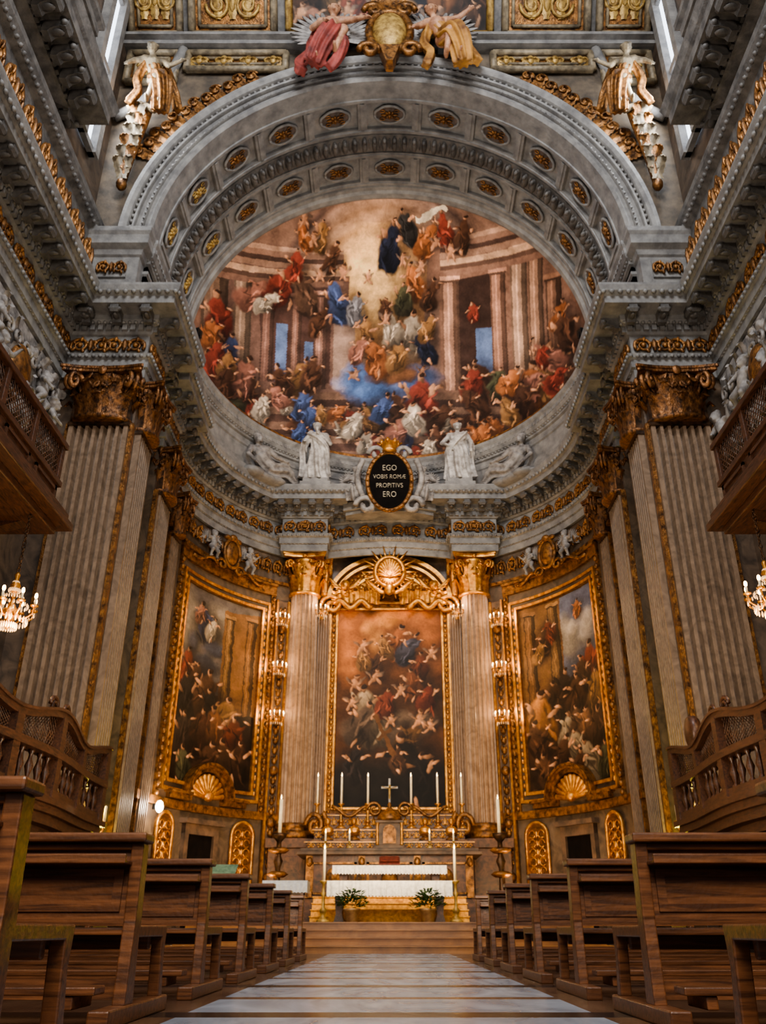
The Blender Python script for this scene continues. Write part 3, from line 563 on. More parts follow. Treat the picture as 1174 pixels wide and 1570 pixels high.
# ---------------------------------------------------------------- orders
def leaf(b,X,h,w,curl):
    vs=[];fs=[];nu,nt=7,11
    for i in range(nt):
        t=i/(nt-1); ww=w*(.6+.5*math.sin(PI*min(1,t*1.05)))*(1-.22*(i%2)); 
        if t>.9: ww*=.55
        z=h*(t if t<.75 else .75+.18*math.sin((t-.75)/.25*PI*.8)); y=-(.03*h+curl*t**3)
        if t>.85: z-=h*.1*(t-.85)/.15
        for k in range(nu):
            u=-1+2*k/(nu-1); vs.append((u*ww,y+.25*w*u*u-.06*w*math.cos(u*PI*2),z))
    for i in range(nt-1):
        for k in range(nu-1): a=i*nu+k; fs.append((a,a+1,a+nu+1,a+nu))
    b.add(vs,fs,True,X)
def capital(r,h,X=None):
    b=MB(); X=X or Matrix.Identity(4)
    b.lathe([(r,-.02),(r*1.08,.02),(r*1.08,.08),(r*.92,.12),(r*.9,h*.5),(r*1.0,h*.8),(r*1.15,h*.86)],24,X=X)
    for k in range(8):
        a=2*PI*k/8; leaf(b,X@rt(a,'Z')@tr(0,-r*.96,.1),h*.44,r*.36,.46*r); a+=PI/8; leaf(b,X@rt(a,'Z')@tr(0,-r*.94,.1),h*.74,r*.34,.56*r)
    for k in range(4):
        a=PI/4+PI/2*k; Y=X@rt(a,'Z')
        for q in (-.12,.12):
            P=[(q*r,-r*.9,h*.5),(q*r,-r*1.05,h*.68)]+[(q*r,-r*1.4+r*.3*(1-t)*math.cos(PI*.1+t*9)-.02,h*.72+r*.3*(1-t*.9)*math.sin(PI*.1+t*9)) for t in [i/14 for i in range(15)]]
            b.tube(P,[.06*r]+[.095*r]*16,6,X=Y)
        Y=X@rt(PI/2*k,'Z'); b.ell((0,-r*1.18,h*.92),(.16*r,.13*r,.14*r),X=Y)
        for q in (-1,1): b.tube([(q*r*(.1+.24*t+.14*math.cos(t*8)),-r*1.14,h*(.55+.22*t)+.12*r*math.sin(t*8)) for t in [i/12 for i in range(13)]],.055*r,5,X=Y)
    s=r*1.42; poly=[]
    for k in range(4):
        a=PI/2*k
        for u in (-.94,-.5,0,.5,.94):
            x=u*s; y=-s*(.8+.2*u*u); poly.append((x*math.cos(a)-y*math.sin(a),x*math.sin(a)+y*math.cos(a)))
    b.prism(poly,h*.89,h*.95,'z',X=X); b.prism([(x*1.05,y*1.05) for x,y in poly],h*.95,h,'z',X=X)
    return b
def flut(t,n=22):
    u=(t*n/(2*PI))%1.; return 1-(.11*math.sin(PI*(u-.2)/.8)**.6 if u>.2 else 0)
def add_column(x,label):
    t=root('column',label,'column',(x,30.6,0),0,'columns beside the altarpiece')
    b=MB(); b.box(-.85,.85,-.8,.6,0,.5); b.box(-.75,.75,-.7,.5,.5,2.85); b.box(-.85,.85,-.8,.6,2.85,3.15); b.box(-.5,.5,-.73,-.6,.8,2.6); b.build('pedestal',M['altar'],t,bev=.02)
    b=MB(); b.lathe([(.76,3.15),(.78,3.25),(.76,3.36),(.66,3.4),(.64,3.48),(.7,3.53),(.7,3.6),(.6,3.66)],28); b.build('base',M['gold_dark'],t)
    b=MB(); b.lathe([(.57-.06*max(0,(k-3)/9)**1.5,3.62+(11.9-3.62)*k/12) for k in range(13)],176,smooth=False,ff=flut); b.build('shaft',M['col'],t)
    b=capital(.57,1.6); o=b.build('capital',M['gold'],t); o.location=(0,0,11.85)
    return t
add_column(-3.25,'brown fluted column with gilt capital left of the altarpiece'); add_column(3.25,'brown fluted column with gilt capital right of the altarpiece')
def flutedpil(w,d,z0,z1,n=7):
    poly=[(-w/2,0)]; mgn=w*.05; fw=(w-2*mgn)/n
    poly+=[(-w/2,-d)]
    for k in range(n):
        x0=-w/2+mgn+k*fw
        for j in range(9):
            u=j/8; poly.append((x0+fw*(.2+.6*u),-d+min(.9*d,fw*.8)*math.sin(PI*u)**.5))
    poly+=[(w/2,-d),(w/2,0)]
    b=MB(); b.rings([[(x,y,z0) for x,y in poly],[(x,y,z1) for x,y in poly]],False); return b
def add_pilaster(x,y,rz,w,d,label,z0=1.2,gold='bronzegilt',m='pil',cz=12.0,grp='giant fluted pilasters',edge=False,n=7):
    t=root('pilaster',label,'pilaster',(x,y,0),rz,grp)
    b=MB(); b.box(-w/2-.15,w/2+.15,-d-.15,0,0,.9); b.box(-w/2-.08,w/2+.08,-d-.08,0,.9,z0-.05); b.cap((-w/2-.06,-d-.02,z0),.1,(w/2+.06,-d-.02,z0),.1); b.build('base',M['wall_dark'],t,bev=.015)
    flutedpil(w,d,z0,cz+.02,n).build('shaft',M[m],t)
    b=MB(); b.box(-w/2-.03,w/2+.03,-d-.04,0,cz-.12,cz-.02); b.box(-w/2,w/2,-d,0,cz,ZC); b.build('necking',M['bronze'],t)
    if edge:
        for q in (-1,1):
            b=MB(); b.box(q*(w/2+.06)-.05,q*(w/2+.06)+.05,-d*.7,0,z0,cz); b.build('edging',M['gold_dark'],t)
    r=w*.5; o=capital(1,ZC-cz).build('capital',M[gold],t); o.location=(0,-.05,cz); o.scale=(r*.98,max(.38,d+.24),1)
    return t
for s,nm in ((-1,'left'),(1,'right')):
    add_pilaster(s*7.36,18.5,0,1.5,.22,'broad fluted pilaster on front of the %s arch pier, darkened gilt capital'%nm,edge=True)
    add_pilaster(s*6.9,22.65,s*-PI/2,1.15,.2,'fluted pilaster on the %s side wall inside the arch'%nm,edge=True)
    add_pilaster(s*6.55,19.2,s*-PI/2,1.0,.16,'narrow fluted pilaster on the inner face of the %s arch pier'%nm,n=6)
    add_pilaster(s*2.5,31.1,0,.42,.16,'slim flat pilaster between altarpiece and %s column'%nm,z0=3.2,gold='gold',m='col',n=4)
    a=R(s*83.5); add_pilaster((RW-.01)*math.sin(a),YC+(RW-.01)*math.cos(a),-a,.6,.16,'slender gilt-edged fluted pilaster outside the %s wall painting'%nm,edge=True,n=4)
for s,nm in ((-1,'left'),(1,'right')):
    t=root('ornament_strip','tall ornamented gilt-edged strip between the %s wall painting and altar column'%nm,'wall ornament',(s*4.2,30.3,0),0,'ornament strips')
    a0,a1=(32.5,37) ; 
    b=MB(); b.arcbox(s*a0,s*a1,1.0,11.6,RW-.12,RW+.02,3); b.build('panel',M['frieze'],t,w=True)
    for q in (a0,a1-.6): b=MB(); b.arcbox(s*q,s*(q+.6),1.0,11.6,RW-.2,RW,2); b.build('edging',M['gold'],t,w=True)
    b=MB()
    a=R(s*(a0+a1)/2)
    for k in range(30):
        z=1.3+k*.34; c=((RW-.15)*math.sin(a),YC+(RW-.15)*math.cos(a),z)
        if k%5==2: b.ell(c,(.17,.17,.17))
        else: b.ell(c,(.1,.1,.13)); b.ell((c[0]-.08,c[1],c[2]+.1),(.05,.06,.1)); b.ell((c[0]+.08,c[1],c[2]+.1),(.05,.06,.1))
    b.build('beading',M['gold_dark'],t,w=True)
# ---------------------------------------------------------------- side wall paintings
def curved_painting(s,nm,fn,label):
    a0,a1=39,75; z0,z1=4.25,11.4; am=(a0+a1)/2
    t=root('framed_painting',label,'painting',(s*RW*math.sin(R(am)),YC+RW*math.cos(R(am)),z0),0,'wall paintings of the apse')
    aa,ab=(-a1+2.6,-a0-2.6) if s<0 else (a0+2.6,a1-2.6)
    U,V=np.meshgrid(np.linspace(0,1,180),np.linspace(0,1,300)); ph=np.radians(aa+(ab-aa)*U); r=RW-.05
    me=gridmesh('canvas',r*np.sin(ph),YC+r*np.cos(ph),z1-.38-(z1-z0-.76)*V,t.location)
    setcol(me,fn(U.ravel()*165,V.ravel()*310)); link('canvas',me,M['paint'],t)
    def fra(i,wd,d0,m,name):
        b=MB(); da=wd/RW*57.3; ai=i/RW*57.3
        b.arcbox(s*(a0+ai),s*(a0+ai+da),z0+i,z1-i,RW-d0,RW+.02,2); b.arcbox(s*(a1-ai-da),s*(a1-ai),z0+i,z1-i,RW-d0,RW+.02,2)
        b.arcbox(s*(a0+ai),s*(a1-ai),z0+i,z0+i+wd,RW-d0,RW+.02,14); b.arcbox(s*(a0+ai),s*(a1-ai),z1-i-wd,z1-i,RW-d0,RW+.02,14); return b.build(name,m,t,w=True)
    fra(0,.1,.16,M['gold'],'outer_moulding'); fra(.1,.14,.1,M['wall_dark'],'frame_field'); fra(.24,.1,.17,M['gold'],'inner_moulding')
    for a in (a0+1.35,a1-1.35):
        b=MB()
        for k in range(26):
            z=z0+.3+(z1-z0-.6)*k/25
            b.ell(((RW-.12)*math.sin(R(s*a)),YC+(RW-.12)*math.cos(R(s*a)),z),(.05,.05,.09),8,5)
        b.build('bead_moulding',M['gold'],t,w=True)
    w0=2.0
    b=MB(); b.arcbox(s*(a0-w0),s*(a0-.5),3.9,12.1,RW-.08,RW+.02,2); b.arcbox(s*(a1+.5),s*(a1+w0),3.9,12.1,RW-.08,RW+.02,2); b.arcbox(s*(a0-w0),s*(a1+w0),11.75,12.1,RW-.12,RW+.02,14); b.arcbox(s*(a0-w0),s*(a1+w0),12.1,12.2,RW-.2,RW+.02,14)
    b.build('surround',M['gold_dark'],t,w=True)
    for a in (a0-1.25,a1+1.25):
        b=MB()
        for k in range(30):
            z=4.1+7.5*k/29; b.ell(((RW-.1)*math.sin(R(s*a)),YC+(RW-.1)*math.cos(R(s*a)),z),(.08,.08,.1),8,5)
        b.build('leaf_moulding',M['gold_dark'],t,w=True)
    rz=-R(s*am); c=Vector(((RW-.12)*math.sin(R(s*am)),YC+(RW-.12)*math.cos(R(s*am)),4.2))
    t2=root('shell_console','gilt shell under a curved pediment at the foot of the %s wall painting'%nm,'shell ornament',c,rz,'shell consoles')
    b=MB()
    for k in range(11):
        a=R(-80+16*k); b.cap((0,-.12,.0),.05,(.66*math.sin(a),-.12,.66*math.cos(a)),.11,8)
    b.ell((0,-.2,.05),(.2,.16,.16)); b.build('shell',M['gold'],t2)
    b=MB()
    for r0,r1,d in ((.8,.92,.22),(.92,1.0,.3),(1.0,1.08,.36)):
        rs=[]
        for i in range(25):
            a=R(-90+180*i/24); rs.append([(r*math.sin(a),y,r*math.cos(a)) for r,y in ((r0,.1),(r1,.1),(r1,-d),(r0,-d))])
        b.rings(rs,False)
    for q in (-1,1): b.box(min(q*.8,q*1.7),max(q*.8,q*1.7),-.3,.1,-.16,.02); b.box(min(q*.8,q*1.8),max(q*.8,q*1.8),-.36,.1,.0,.08)
    b.build('pediment',M['gold_dark'],t2)
    c=Vector(((RW-.3)*math.sin(R(s*am)),YC+(RW-.3)*math.cos(R(s*am)),12.0))
    t3=root('cartouche','oval gilt cartouche crowning the %s wall painting'%nm,'cartouche',c,rz,'crest cartouches')
    b=MB(); b.ell((0,-.1,.65),(.32,.14,.46),16,9); b.build('shield',M['gold_dark'],t3)
    b=MB(); b.tube([(.4*math.cos(x),-.12,.65+.54*math.sin(x)) for x in [2*PI*i/24 for i in range(25)]],.07,6)
    for q in (-1,1): b.tube([(q*(.45+.26*math.cos(x)*(1-x/9)),-.1,.1+.22*math.sin(x)*(1-x/9)) for x in [i*.4 for i in range(18)]],.06,6); b.ell((q*.28,-.1,1.2),(.18,.1,.1)); b.tube([(q*(.6+1.2*i/10),-.05,.05+.2*math.sin(i*.55)*(1-i/14)) for i in range(11)],.07,6)
    b.ell((0,-.12,1.25),(.18,.12,.14)); b.build('scroll_border',M['gold_dark'],t3)
    for q,w in ((-1,'left'),(1,'right')):
        X=Matrix.Rotation(rz,3,'Z')@Vector((q*.95,-.1,0)); p=root('putto','stucco putto at the %s of the gilt cartouche above the %s wall painting'%(w,nm),'statue',c+X+Vector((0,0,.15)),rz,'putti by the crest cartouches')
        o=link('body',PUTTO_ME,M['stucco'],p); o.scale=(q,1,1); add_wings(p,WING_S,M['stucco'],.62,.08)
    for aa_,w in ((43,'inner'),(71,'outer')):
        rz2=-R(s*aa_); c=Vector(((RW-.02)*math.sin(R(s*aa_)),YC+(RW-.02)*math.cos(R(s*aa_)),1.6))
        t4=root('gilt_relief','round-topped gilt relief under the %s edge of the %s wall painting'%(w,nm),'relief',c,rz2,'gilt reliefs below paintings')
        b=MB(); pl=[(-.42,0),(.42,0),(.42,1.6)]+[(.42*math.cos(x),1.6+.42*math.sin(x)) for x in [PI*i/12 for i in range(1,12)]]+[(-.42,1.6)]
        b.prism(pl,-.08,.05,'y'); b.build('ground',M['gold_dark'],t4)
        b=MB(); b.tube([(x,-.1,z) for x,z in pl]+[(pl[0][0],-.1,0)],.06,6)
        for k in range(6):
            z=.25+.28*k
            for q in (-1,1): b.tube([(q*(.18+.12*math.cos(x)),-.1,z+.12*math.sin(x)) for x in [i*.55 for i in range(11)]],.03,5)
            b.ell((0,-.1,z),(.07,.06,.11))
        b.build('scrollwork',M['gold'],t4)
    b=MB(); b.arcbox(s*(am-4.5),s*(am+4.5),0,3.1,RW-.06,RW+.02,4); o=b.build('door_%d'%(1 if s<0 else 2),M['black']); struct(o)
    b=MB(); b.arcbox(s*(am-6),s*(am-4.5),0,3.4,RW-.16,RW+.02,2); b.arcbox(s*(am+4.5),s*(am+6),0,3.4,RW-.16,RW+.02,2); b.arcbox(s*(am-6),s*(am+6),3.1,3.4,RW-.16,RW+.02,4); b.arcbox(s*(am-7),s*(am+7),3.4,3.55,RW-.3,RW+.02,4); bb=b.build('door_frame',M['frieze'],o)
curved_painting(-1,'left',left_paint,'tall framed painting with blue angel and dark crowd on the left apse wall')
curved_painting(1,'right',right_paint,'tall framed painting with orange-robed figure and pale children on right apse wall')
b=MB(); b.arcbox(-88,-33,1.2,1.35,RW-.1,RW+.02,24); b.arcbox(33,88,1.2,1.35,RW-.1,RW+.02,24); b.arcbox(-88,-33,3.75,4.0,RW-.14,RW+.02,24); b.arcbox(33,88,3.75,4.0,RW-.14,RW+.02,24); trim(b,M['gold_dark'])
# ---------------------------------------------------------------- altarpiece
t=root('altarpiece','tall altarpiece painting of clouds and figures in a gilt frame','painting',(0,31.1,4.2))
U,V=np.meshgrid(np.linspace(0,1,190),np.linspace(0,1,340)); me=gridmesh('canvas',-1.95+3.9*U,31.0+0*U,11.45-7.2*V,t.location); setcol(me,altar_paint(U.ravel()*165,V.ravel()*305)); link('canvas',me,M['paint'],t)
def rectframe(x,z0,z1,wd,y0,y1):
    b=MB(); b.box(-x-wd,-x,y0,y1,z0-wd,z1+wd); b.box(x,x+wd,y0,y1,z0-wd,z1+wd); b.box(-x,x,y0,y1,z1,z1+wd); b.box(-x,x,y0,y1,z0-wd,z0); return b
rectframe(1.95,4.25,11.45,.1,30.86,31.12).build('inner_moulding',M['gold'],t,w=True,bev=.02); rectframe(2.05,4.15,11.55,.14,30.94,31.12).build('frame_field',M['gold_dark'],t,w=True); rectframe(2.19,4.01,11.69,.1,30.8,31.12).build('outer_moulding',M['gold'],t,w=True,bev=.02)
for q in (-1,1):
    b=MB()
    for k in range(40): b.ell((q*2.12,30.92,4.1+7.5*k/39),(.06,.05,.075),8,5)
    b.build('bead_moulding',M['gold'],t,w=True)
t=root('gilt_pediment','curved gilt pediment arching above the altarpiece','pediment',(0,30.8,11.7))
b=MB()
for rx,rz_,w,d in ((2.25,1.75,.16,.5),(2.05,1.55,.12,.38),(1.5,1.1,.1,.36)):
    rs=[]
    for i in range(41):
        a=R(-84+168*i/40); rs.append([((rx+k)*math.sin(a),y,11.75+(rz_+k)*math.cos(a)) for k,y in ((0,31.1),(w,31.1),(w,31.1-d),(0,31.1-d))])
    b.rings(rs,False)
b.build('arch_moulding',M['gold'],t,w=True)
b=MB(); rs=[[(2.3*math.sin(R(a)),31.0,11.75+1.8*math.cos(R(a))) for a in range(-90,91,6)],[(2.3*math.sin(R(a)),31.14,11.75+1.8*math.cos(R(a))) for a in range(-90,91,6)]]; b.rings(rs,False); b.build('tympanum',M['gold_dark'],t,w=True)
for k in range(9):
    a=R(-72+18*k)
    if abs(k-4)<1.5: continue
    b=MB()
    for q in (-.07,.07): b.ell((1.82*math.sin(a+q),30.9,11.75+1.35*math.cos(a+q)),(.1,.06,.18),8,5,rot=Matrix.Rotation(a,3,'Y'))
    b.ell((1.82*math.sin(a),30.86,11.75+1.35*math.cos(a)),(.09,.08,.09)); b.build('rosette',M['gold'],t,w=True)
for q in (-1,1):
    b=MB(); b.tube([(q*(2.2+.42*math.cos(x)*(1-x/10)),30.7,11.6+.42*math.sin(x)*(1-x/10)) for x in [i*.4 for i in range(20)]],.1,6)
    b.tube([(q*(2.1-1.4*i/12),30.65,11.6+.16*math.sin(i*.9)) for i in range(13)],.12,6)
    for k in range(9): leaf(b,tr(q*(.5+.2*k),30.72,11.62+.06*(k%2)),.6,.14,.22)
    for k in range(5): b.ell((q*(.8+.28*k),30.7,12.35-.1*k),(.13,.1,.16))
    b.build('scroll',M['gold'],t,w=True)
    for k in range(6):
        a=R(q*(18+11*k)); b=MB(); leaf(b,tr(1.3*math.sin(a),30.85,11.75+.75*math.cos(a))@rt(a,'Y'),.6,.16,.25); b.build('acanthus_leaf',M['gold'],t,w=True)
t=root('sunburst','gilt sunburst with a winged cherub head at top of the altarpiece','sunburst',(0,30.0,12.65)); t.scale=(1.3,1.3,1.3)
b=MB()
for k in range(28):
    a=2*PI*k/28; l=.85 if k%2 else .66
    b.tube([(.3*math.sin(a),0,.3*math.cos(a)),(l*math.sin(a),-.05,l*math.cos(a))],[.06,.012],5)
b.build('rays',M['gold'],t)
b=MB()
for k in range(13): a=R(-90+15*k); b.cap((0,-.1,-.18),.04,(.3*math.sin(a),-.14,-.1+.42*math.cos(a)),.07,8)
b.tube([(.42*math.cos(x),-.06,.46*math.sin(x)) for x in [2*PI*i/24 for i in range(25)]],.07,6); b.ell((0,0,0),(.4,.08,.44),16,7); b.build('medallion',M['gold'],t)
b=MB(); b.ell((0,-.25,-.62),(.15,.15,.18)); 
for q in (-1,1):
    for k in range(4): b.ell((q*(.30+.08*k),-.16,-.64+.07*k),(.24,.05,.07),8,5,rot=Matrix.Rotation(-q*R(20+8*k),3,'Y'))
b.build('cherub_head',M['gold'],t)
for q,nm in ((-1,'left'),(1,'right')):
    tt=root('cherub_head_ornament','gilt cherub head with spread wings at the %s end of gilt pediment'%nm,'cherub ornament',(q*1.7,30.45,12.25),0,'cherubs on the gilt pediment')
    b=MB(); b.ell((0,-.1,0),(.16,.16,.2)); b.ell((0,-.06,.08),(.18,.16,.16)); b.build('head',M['gold'],tt)
    for w in (-1,1):
        b=MB()
        for k in range(4): b.ell((w*(.28+.07*k),-.04,-.04+.08*k),(.22,.05,.06),8,5,rot=Matrix.Rotation(-w*R(15+10*k),3,'Y'))
        b.build('wing',M['gold'],tt)
# ---------------------------------------------------------------- oval inscription
t=root('inscription_cartouche','black oval tablet with Latin lettering under a gilt crown','inscription',(0,28.9,14.75))
ox,oz=.8,1.2
b=MB(); rs=[[(ox*math.cos(a),y,1.2+oz*math.sin(a)) for a in [2*PI*i/40 for i in range(40)]] for y in (.1,-.12)]; b.rings(rs,False); tab=b.build('tablet',M['black'],t)
b=MB(); b.tube([((ox+.05)*math.cos(a),-.1,1.2+(oz+.06)*math.sin(a)) for a in [2*PI*i/40 for i in range(41)]],.085,8)
for k in range(28):
    a=2*PI*k/28; b.ell(((ox+.05)*math.cos(a),-.19,1.2+(oz+.06)*math.sin(a)),(.045,.05,.05),6,4)
b.build('oval_frame',M['gold_dark'],t)
for q in (-1,1):
    b=MB(); b.tube([(q*(.5+.34*math.cos(x)*(1-x/9)),-.05,2.45+.34*math.sin(x)*(1-x/9)) for x in [i*.4 for i in range(18)]],.1,6); b.tube([(q*(1.04+.2*math.sin(x)),-.02,2.2-x*.5) for x in [i*.25 for i in range(14)]],.12,6); b.tube([(q*(.9+.4*math.cos(x)*(1-x/9)),0,.2+.4*math.sin(x)*(1-x/9)) for x in [i*.4 for i in range(18)]],.12,6)
    b.build('scroll',M['stucco'],t)
b=MB(); b.lathe([(.22,0),(.3,.1),(.26,.16),(.36,.42),(.2,.5),(.06,.62)],16,c=(0,-.1,2.42))
for k in range(7): b.ell((.34*math.cos(2*PI*k/7),-.1+.34*math.sin(2*PI*k/7),2.88),(.07,.07,.12),6,5)
for k in range(9): a=R(-70+17.5*k); b.tube([(.25*math.sin(a),-.05,2.62+.25*math.cos(a)),(.62*math.sin(a),-.02,2.62+.55*math.cos(a))],[.07,.03],5)
b.build('crown',M['gold'],t)
for k,(tx,sz) in enumerate((('EGO',.27),('VOBIS ROM\u00c6',.2),('PROPITIVS',.215),('ERO',.27))):
    cu=bpy.data.curves.new('lettering','FONT'); cu.body=tx; cu.size=sz; cu.align_x='CENTER'; cu.align_y='CENTER'; cu.extrude=.012; cu.offset=-.003; cu.space_character=1.06
    to=bpy.data.objects.new('tmp',cu); C.objects.link(to); me=bpy.data.meshes.new_from_object(to.evaluated_get(bpy.context.evaluated_depsgraph_get())); bpy.data.objects.remove(to)
    o=link('lettering',me,M['letter'],tab,(0,-.14,1.76-.385*k)); o.rotation_euler=(PI/2,0,0); o.scale=(1,1.3,1)
# ---------------------------------------------------------------- statues
s1=figure(2.75,dict(wrR=(.02,-.15,.72),elR=(.18,-.03,.64),elL=(-.2,.02,.66),wrL=(-.2,-.16,.58),hea=(-.02,-.03,.915)),SROBE,cloak=[([(-.13,-.02,.8),(0,-.12,.66),(.12,-.1,.5),(.14,0,.3),(.16,.02,.1)],.045),([(-.12,.03,.78),(-.2,.04,.6),(-.2,.05,.35),(-.22,.05,.08)],.05)],beard=True)
s2=figure(2.75,dict(elL=(-.23,.0,.67),wrL=(-.15,-.16,.55),elR=(.2,.0,.66),wrR=(.2,-.1,.5),hea=(.01,-.02,.92)),SROBE,cloak=[([(.13,-.02,.8),(0,-.12,.64),(-.13,-.08,.5),(-.13,-.06,.3),(-.17,0,.05)],.05),([(.12,.03,.78),(.19,.04,.6),(.18,.05,.35),(.22,.05,.08)],.05)])
for me,x,nm,rz in ((s1,-2.9,'white marble statue in a cloak standing above the left altar column',.15),(s2,2.75,'white marble statue with lowered arms standing above the right altar column',-.15)):
    t=root('statue',nm,'statue',(x,29.55,ZT+.05),0,'standing marble statues')
    b=MB(); b.box(-.6,.6,-.5,.5,0,.22); b.box(-.5,.5,-.42,.42,.22,.4); b.build('plinth',M['stone'],t,bev=.02)
    o=link('figure',me,M['white'],t,(0,0,.4)); o.rotation_euler=(0,0,rz)
REC=dict(pel=(0,0,.13),wai=(-.06,0,.2),che=(-.13,0,.29),nec=(-.17,-.01,.38),hea=(-.19,-.04,.46),shR=(-.05,-.06,.36),elR=(.08,-.12,.27),wrR=(.2,-.13,.26),shL=(-.24,.03,.33),elL=(-.32,-.02,.2),wrL=(-.28,-.12,.08),
  hiR=(.04,-.05,.13),knR=(.26,-.08,.24),anR=(.42,-.06,.05),hiL=(.03,.06,.11),knL=(.27,.03,.14),anL=(.48,0,.04))
rec=figure(3.0,REC,[(.52,-.02,.05,.06),(.4,-.03,.09,.085),(.26,-.03,.16,.11),(.08,0,.13,.12),(-.04,0,.19,.1),(-.12,0,.28,.1)])
for s,nm in ((-1,'left'),(1,'right')):
    a=R(s*50); p=Vector((6.2*math.sin(a),YC+6.2*math.cos(a),ZT+.02))
    t=root('statue','grey stucco figure reclining on the cornice %s of the altar'%nm,'statue',p,-a,'reclining stucco figures')
    o=link('figure',rec,M['stucco'],t,(0,0,.1)); o.scale=(-s if s<0 else -1,1,1)
    if s>0:
        w=link('wing',WING_L,M['stucco'],t,(.35,.25,.95)); w.scale=(1,1,1)
    b=MB(); b.ell((0,.1,.02),(1.2,.45,.2)); b.ell((.5,0,.05),(.5,.4,.2)); b.ell((-.6,0,.05),(.5,.4,.22)); b.build('cloud_base',M['stone'],t)
KN=dict(pel=(0,0,.24),wai=(0,-.02,.33),che=(.02,-.03,.44),nec=(.03,-.05,.54),hea=(.05,-.08,.62),shR=(.13,-.04,.5),elR=(.22,-.1,.42),wrR=(.3,-.12,.52),shL=(-.09,-.02,.5),elL=(-.16,-.08,.38),wrL=(-.06,-.2,.34),
  hiR=(.07,-.02,.23),knR=(.1,-.22,.2),anR=(.08,-.1,.03),hiL=(-.07,0,.22),knL=(-.1,-.2,.14),anL=(-.12,.02,.03))
KROBE=[(0,-.05,.01,.16),(0,-.1,.1,.15),(0,-.06,.22,.14),(0,-.02,.33,.1),(.015,-.03,.43,.105),(.02,-.04,.5,.07)]
kn=figure(2.1,KN,KROBE)
for s,nm in ((-1,'left'),(1,'right')):
    t=root('statue','grey marble angel kneeling at %s of the oval inscription'%nm,'statue',(s*1.42,29.35,15.35),0,'kneeling marble angels')
    o=link('figure',kn,M['stucco'],t); o.scale=(-s,1,1); add_wings(t,WING_S,M['stucco'],.95,.15)
b=MB(); b.box(-2.0,2.0,29.5,30.6,15.3,15.42)
P=[(-1.8,29.9)]+[(1.8*(-1+2*i/16),29.5-.44*math.cos(PI/2*(-1+2*i/16))) for i in range(17)]+[(1.8,29.9)]
b.prism(P,15.02,15.36,'z'); b.prism([(x*.95,y+.1) for x,y in P],14.86,15.02,'z')
for q in (-1,1): b.tube([(q*(1.0+.9*i/10),29.6,15.6+.5*math.cos(i/10*PI*.5)) for i in range(11)],[.2]*11,8)
trim(b,M['stone'])
# ---------------------------------------------------------------- high altar group
t=root('altar_steps','broad golden-brown marble steps climbing to the altar platform','steps',(0,19.6,0))
for k in range(4):
    b=MB(); b.box(-4.6,4.6,19.6+.55*k,30.0,.15*k,.15*(k+1)-.03); b.box(-4.63,4.63,19.56+.55*k,30.0,.15*(k+1)-.03,.15*(k+1)); b.build('step',M['step'],t,w=True)
for k in range(4):
    b=MB(); b.box(-2.15,2.15,25.3+.3*k,30.0,.6+.17*k,.77+.17*k-.03); b.box(-2.17,2.17,25.27+.3*k,30.0,.77+.17*k-.03,.77+.17*k); b.build('carpeted_step',M['step_gold'],t,w=True)
t=root('high_altar','wide polychrome marble high altar with stepped shelves below the altarpiece','altar',(0,28.6,1.28))
b=MB(); b.box(-2.5,2.5,28.1,30.3,1.28,2.5); b.box(-2.7,-2.15,28.1,30.3,.6,1.3); b.box(2.15,2.7,28.1,30.3,.6,1.3); b.build('body',M['altar'],t,w=True)
b=MB(); b.box(-2.85,2.85,27.85,30.3,2.5,2.6); b.box(-2.75,2.75,27.95,30.3,2.6,2.7); b.build('mensa',M['frieze'],t,w=True,bev=.02)
for x in (-1.7,0,1.7): 
    b=MB(); b.box(x-.7,x+.7,28.02,28.12,1.4,1.46); b.box(x-.7,x+.7,28.02,28.12,2.24,2.3); b.box(x-.7,x-.62,28.02,28.12,1.4,2.3); b.box(x+.62,x+.7,28.02,28.12,1.4,2.3); b.ell((x,28.05,1.85),(.25,.06,.3)); b.build('panel_moulding',M['gold_dark'],t,w=True)
for x in (-2.45,-.85,.85,2.45): 
    b=MB(); b.box(x-.1,x+.1,27.98,28.12,1.3,2.48); b.ell((x,27.98,2.3),(.1,.08,.14)); b.build('pilaster_strip',M['gold_dark'],t,w=True)
for k,(x,z0,z1,y) in enumerate(((2.65,2.7,3.0,28.9),(2.45,3.0,3.4,29.3),(2.25,3.4,3.9,29.7))):
    b=MB(); b.box(-x,x,y,30.6,z0,z1-.06); b.box(-x-.06,x+.06,y-.06,30.6,z1-.06,z1); b.build('gradine',M['altar'],t,w=True,bev=.01)
    b=MB(); n=17; h=z1-z0
    for i in range(n):
        xx=-x+.15+(2*x-.3)*i/(n-1)
        for q in (-1,1): b.tube([(xx+q*(.07+.06*math.cos(w)*(1-w/9)),y-.02,z0+h*.42+h*.26*math.sin(w)*(1-w/9)) for w in [j*.6 for j in range(12)]],.016,5)
        b.ell((xx,y-.03,z0+h*.5),(.035,.03,h*.3),6,5)
    b.box(-x-.05,x+.05,y-.05,y+.01,z0,z0+.04); b.box(-x-.07,x+.07,y-.07,y+.01,z1-.07,z1-.045); b.build('gilt_ornament',M['gold'],t,w=True)
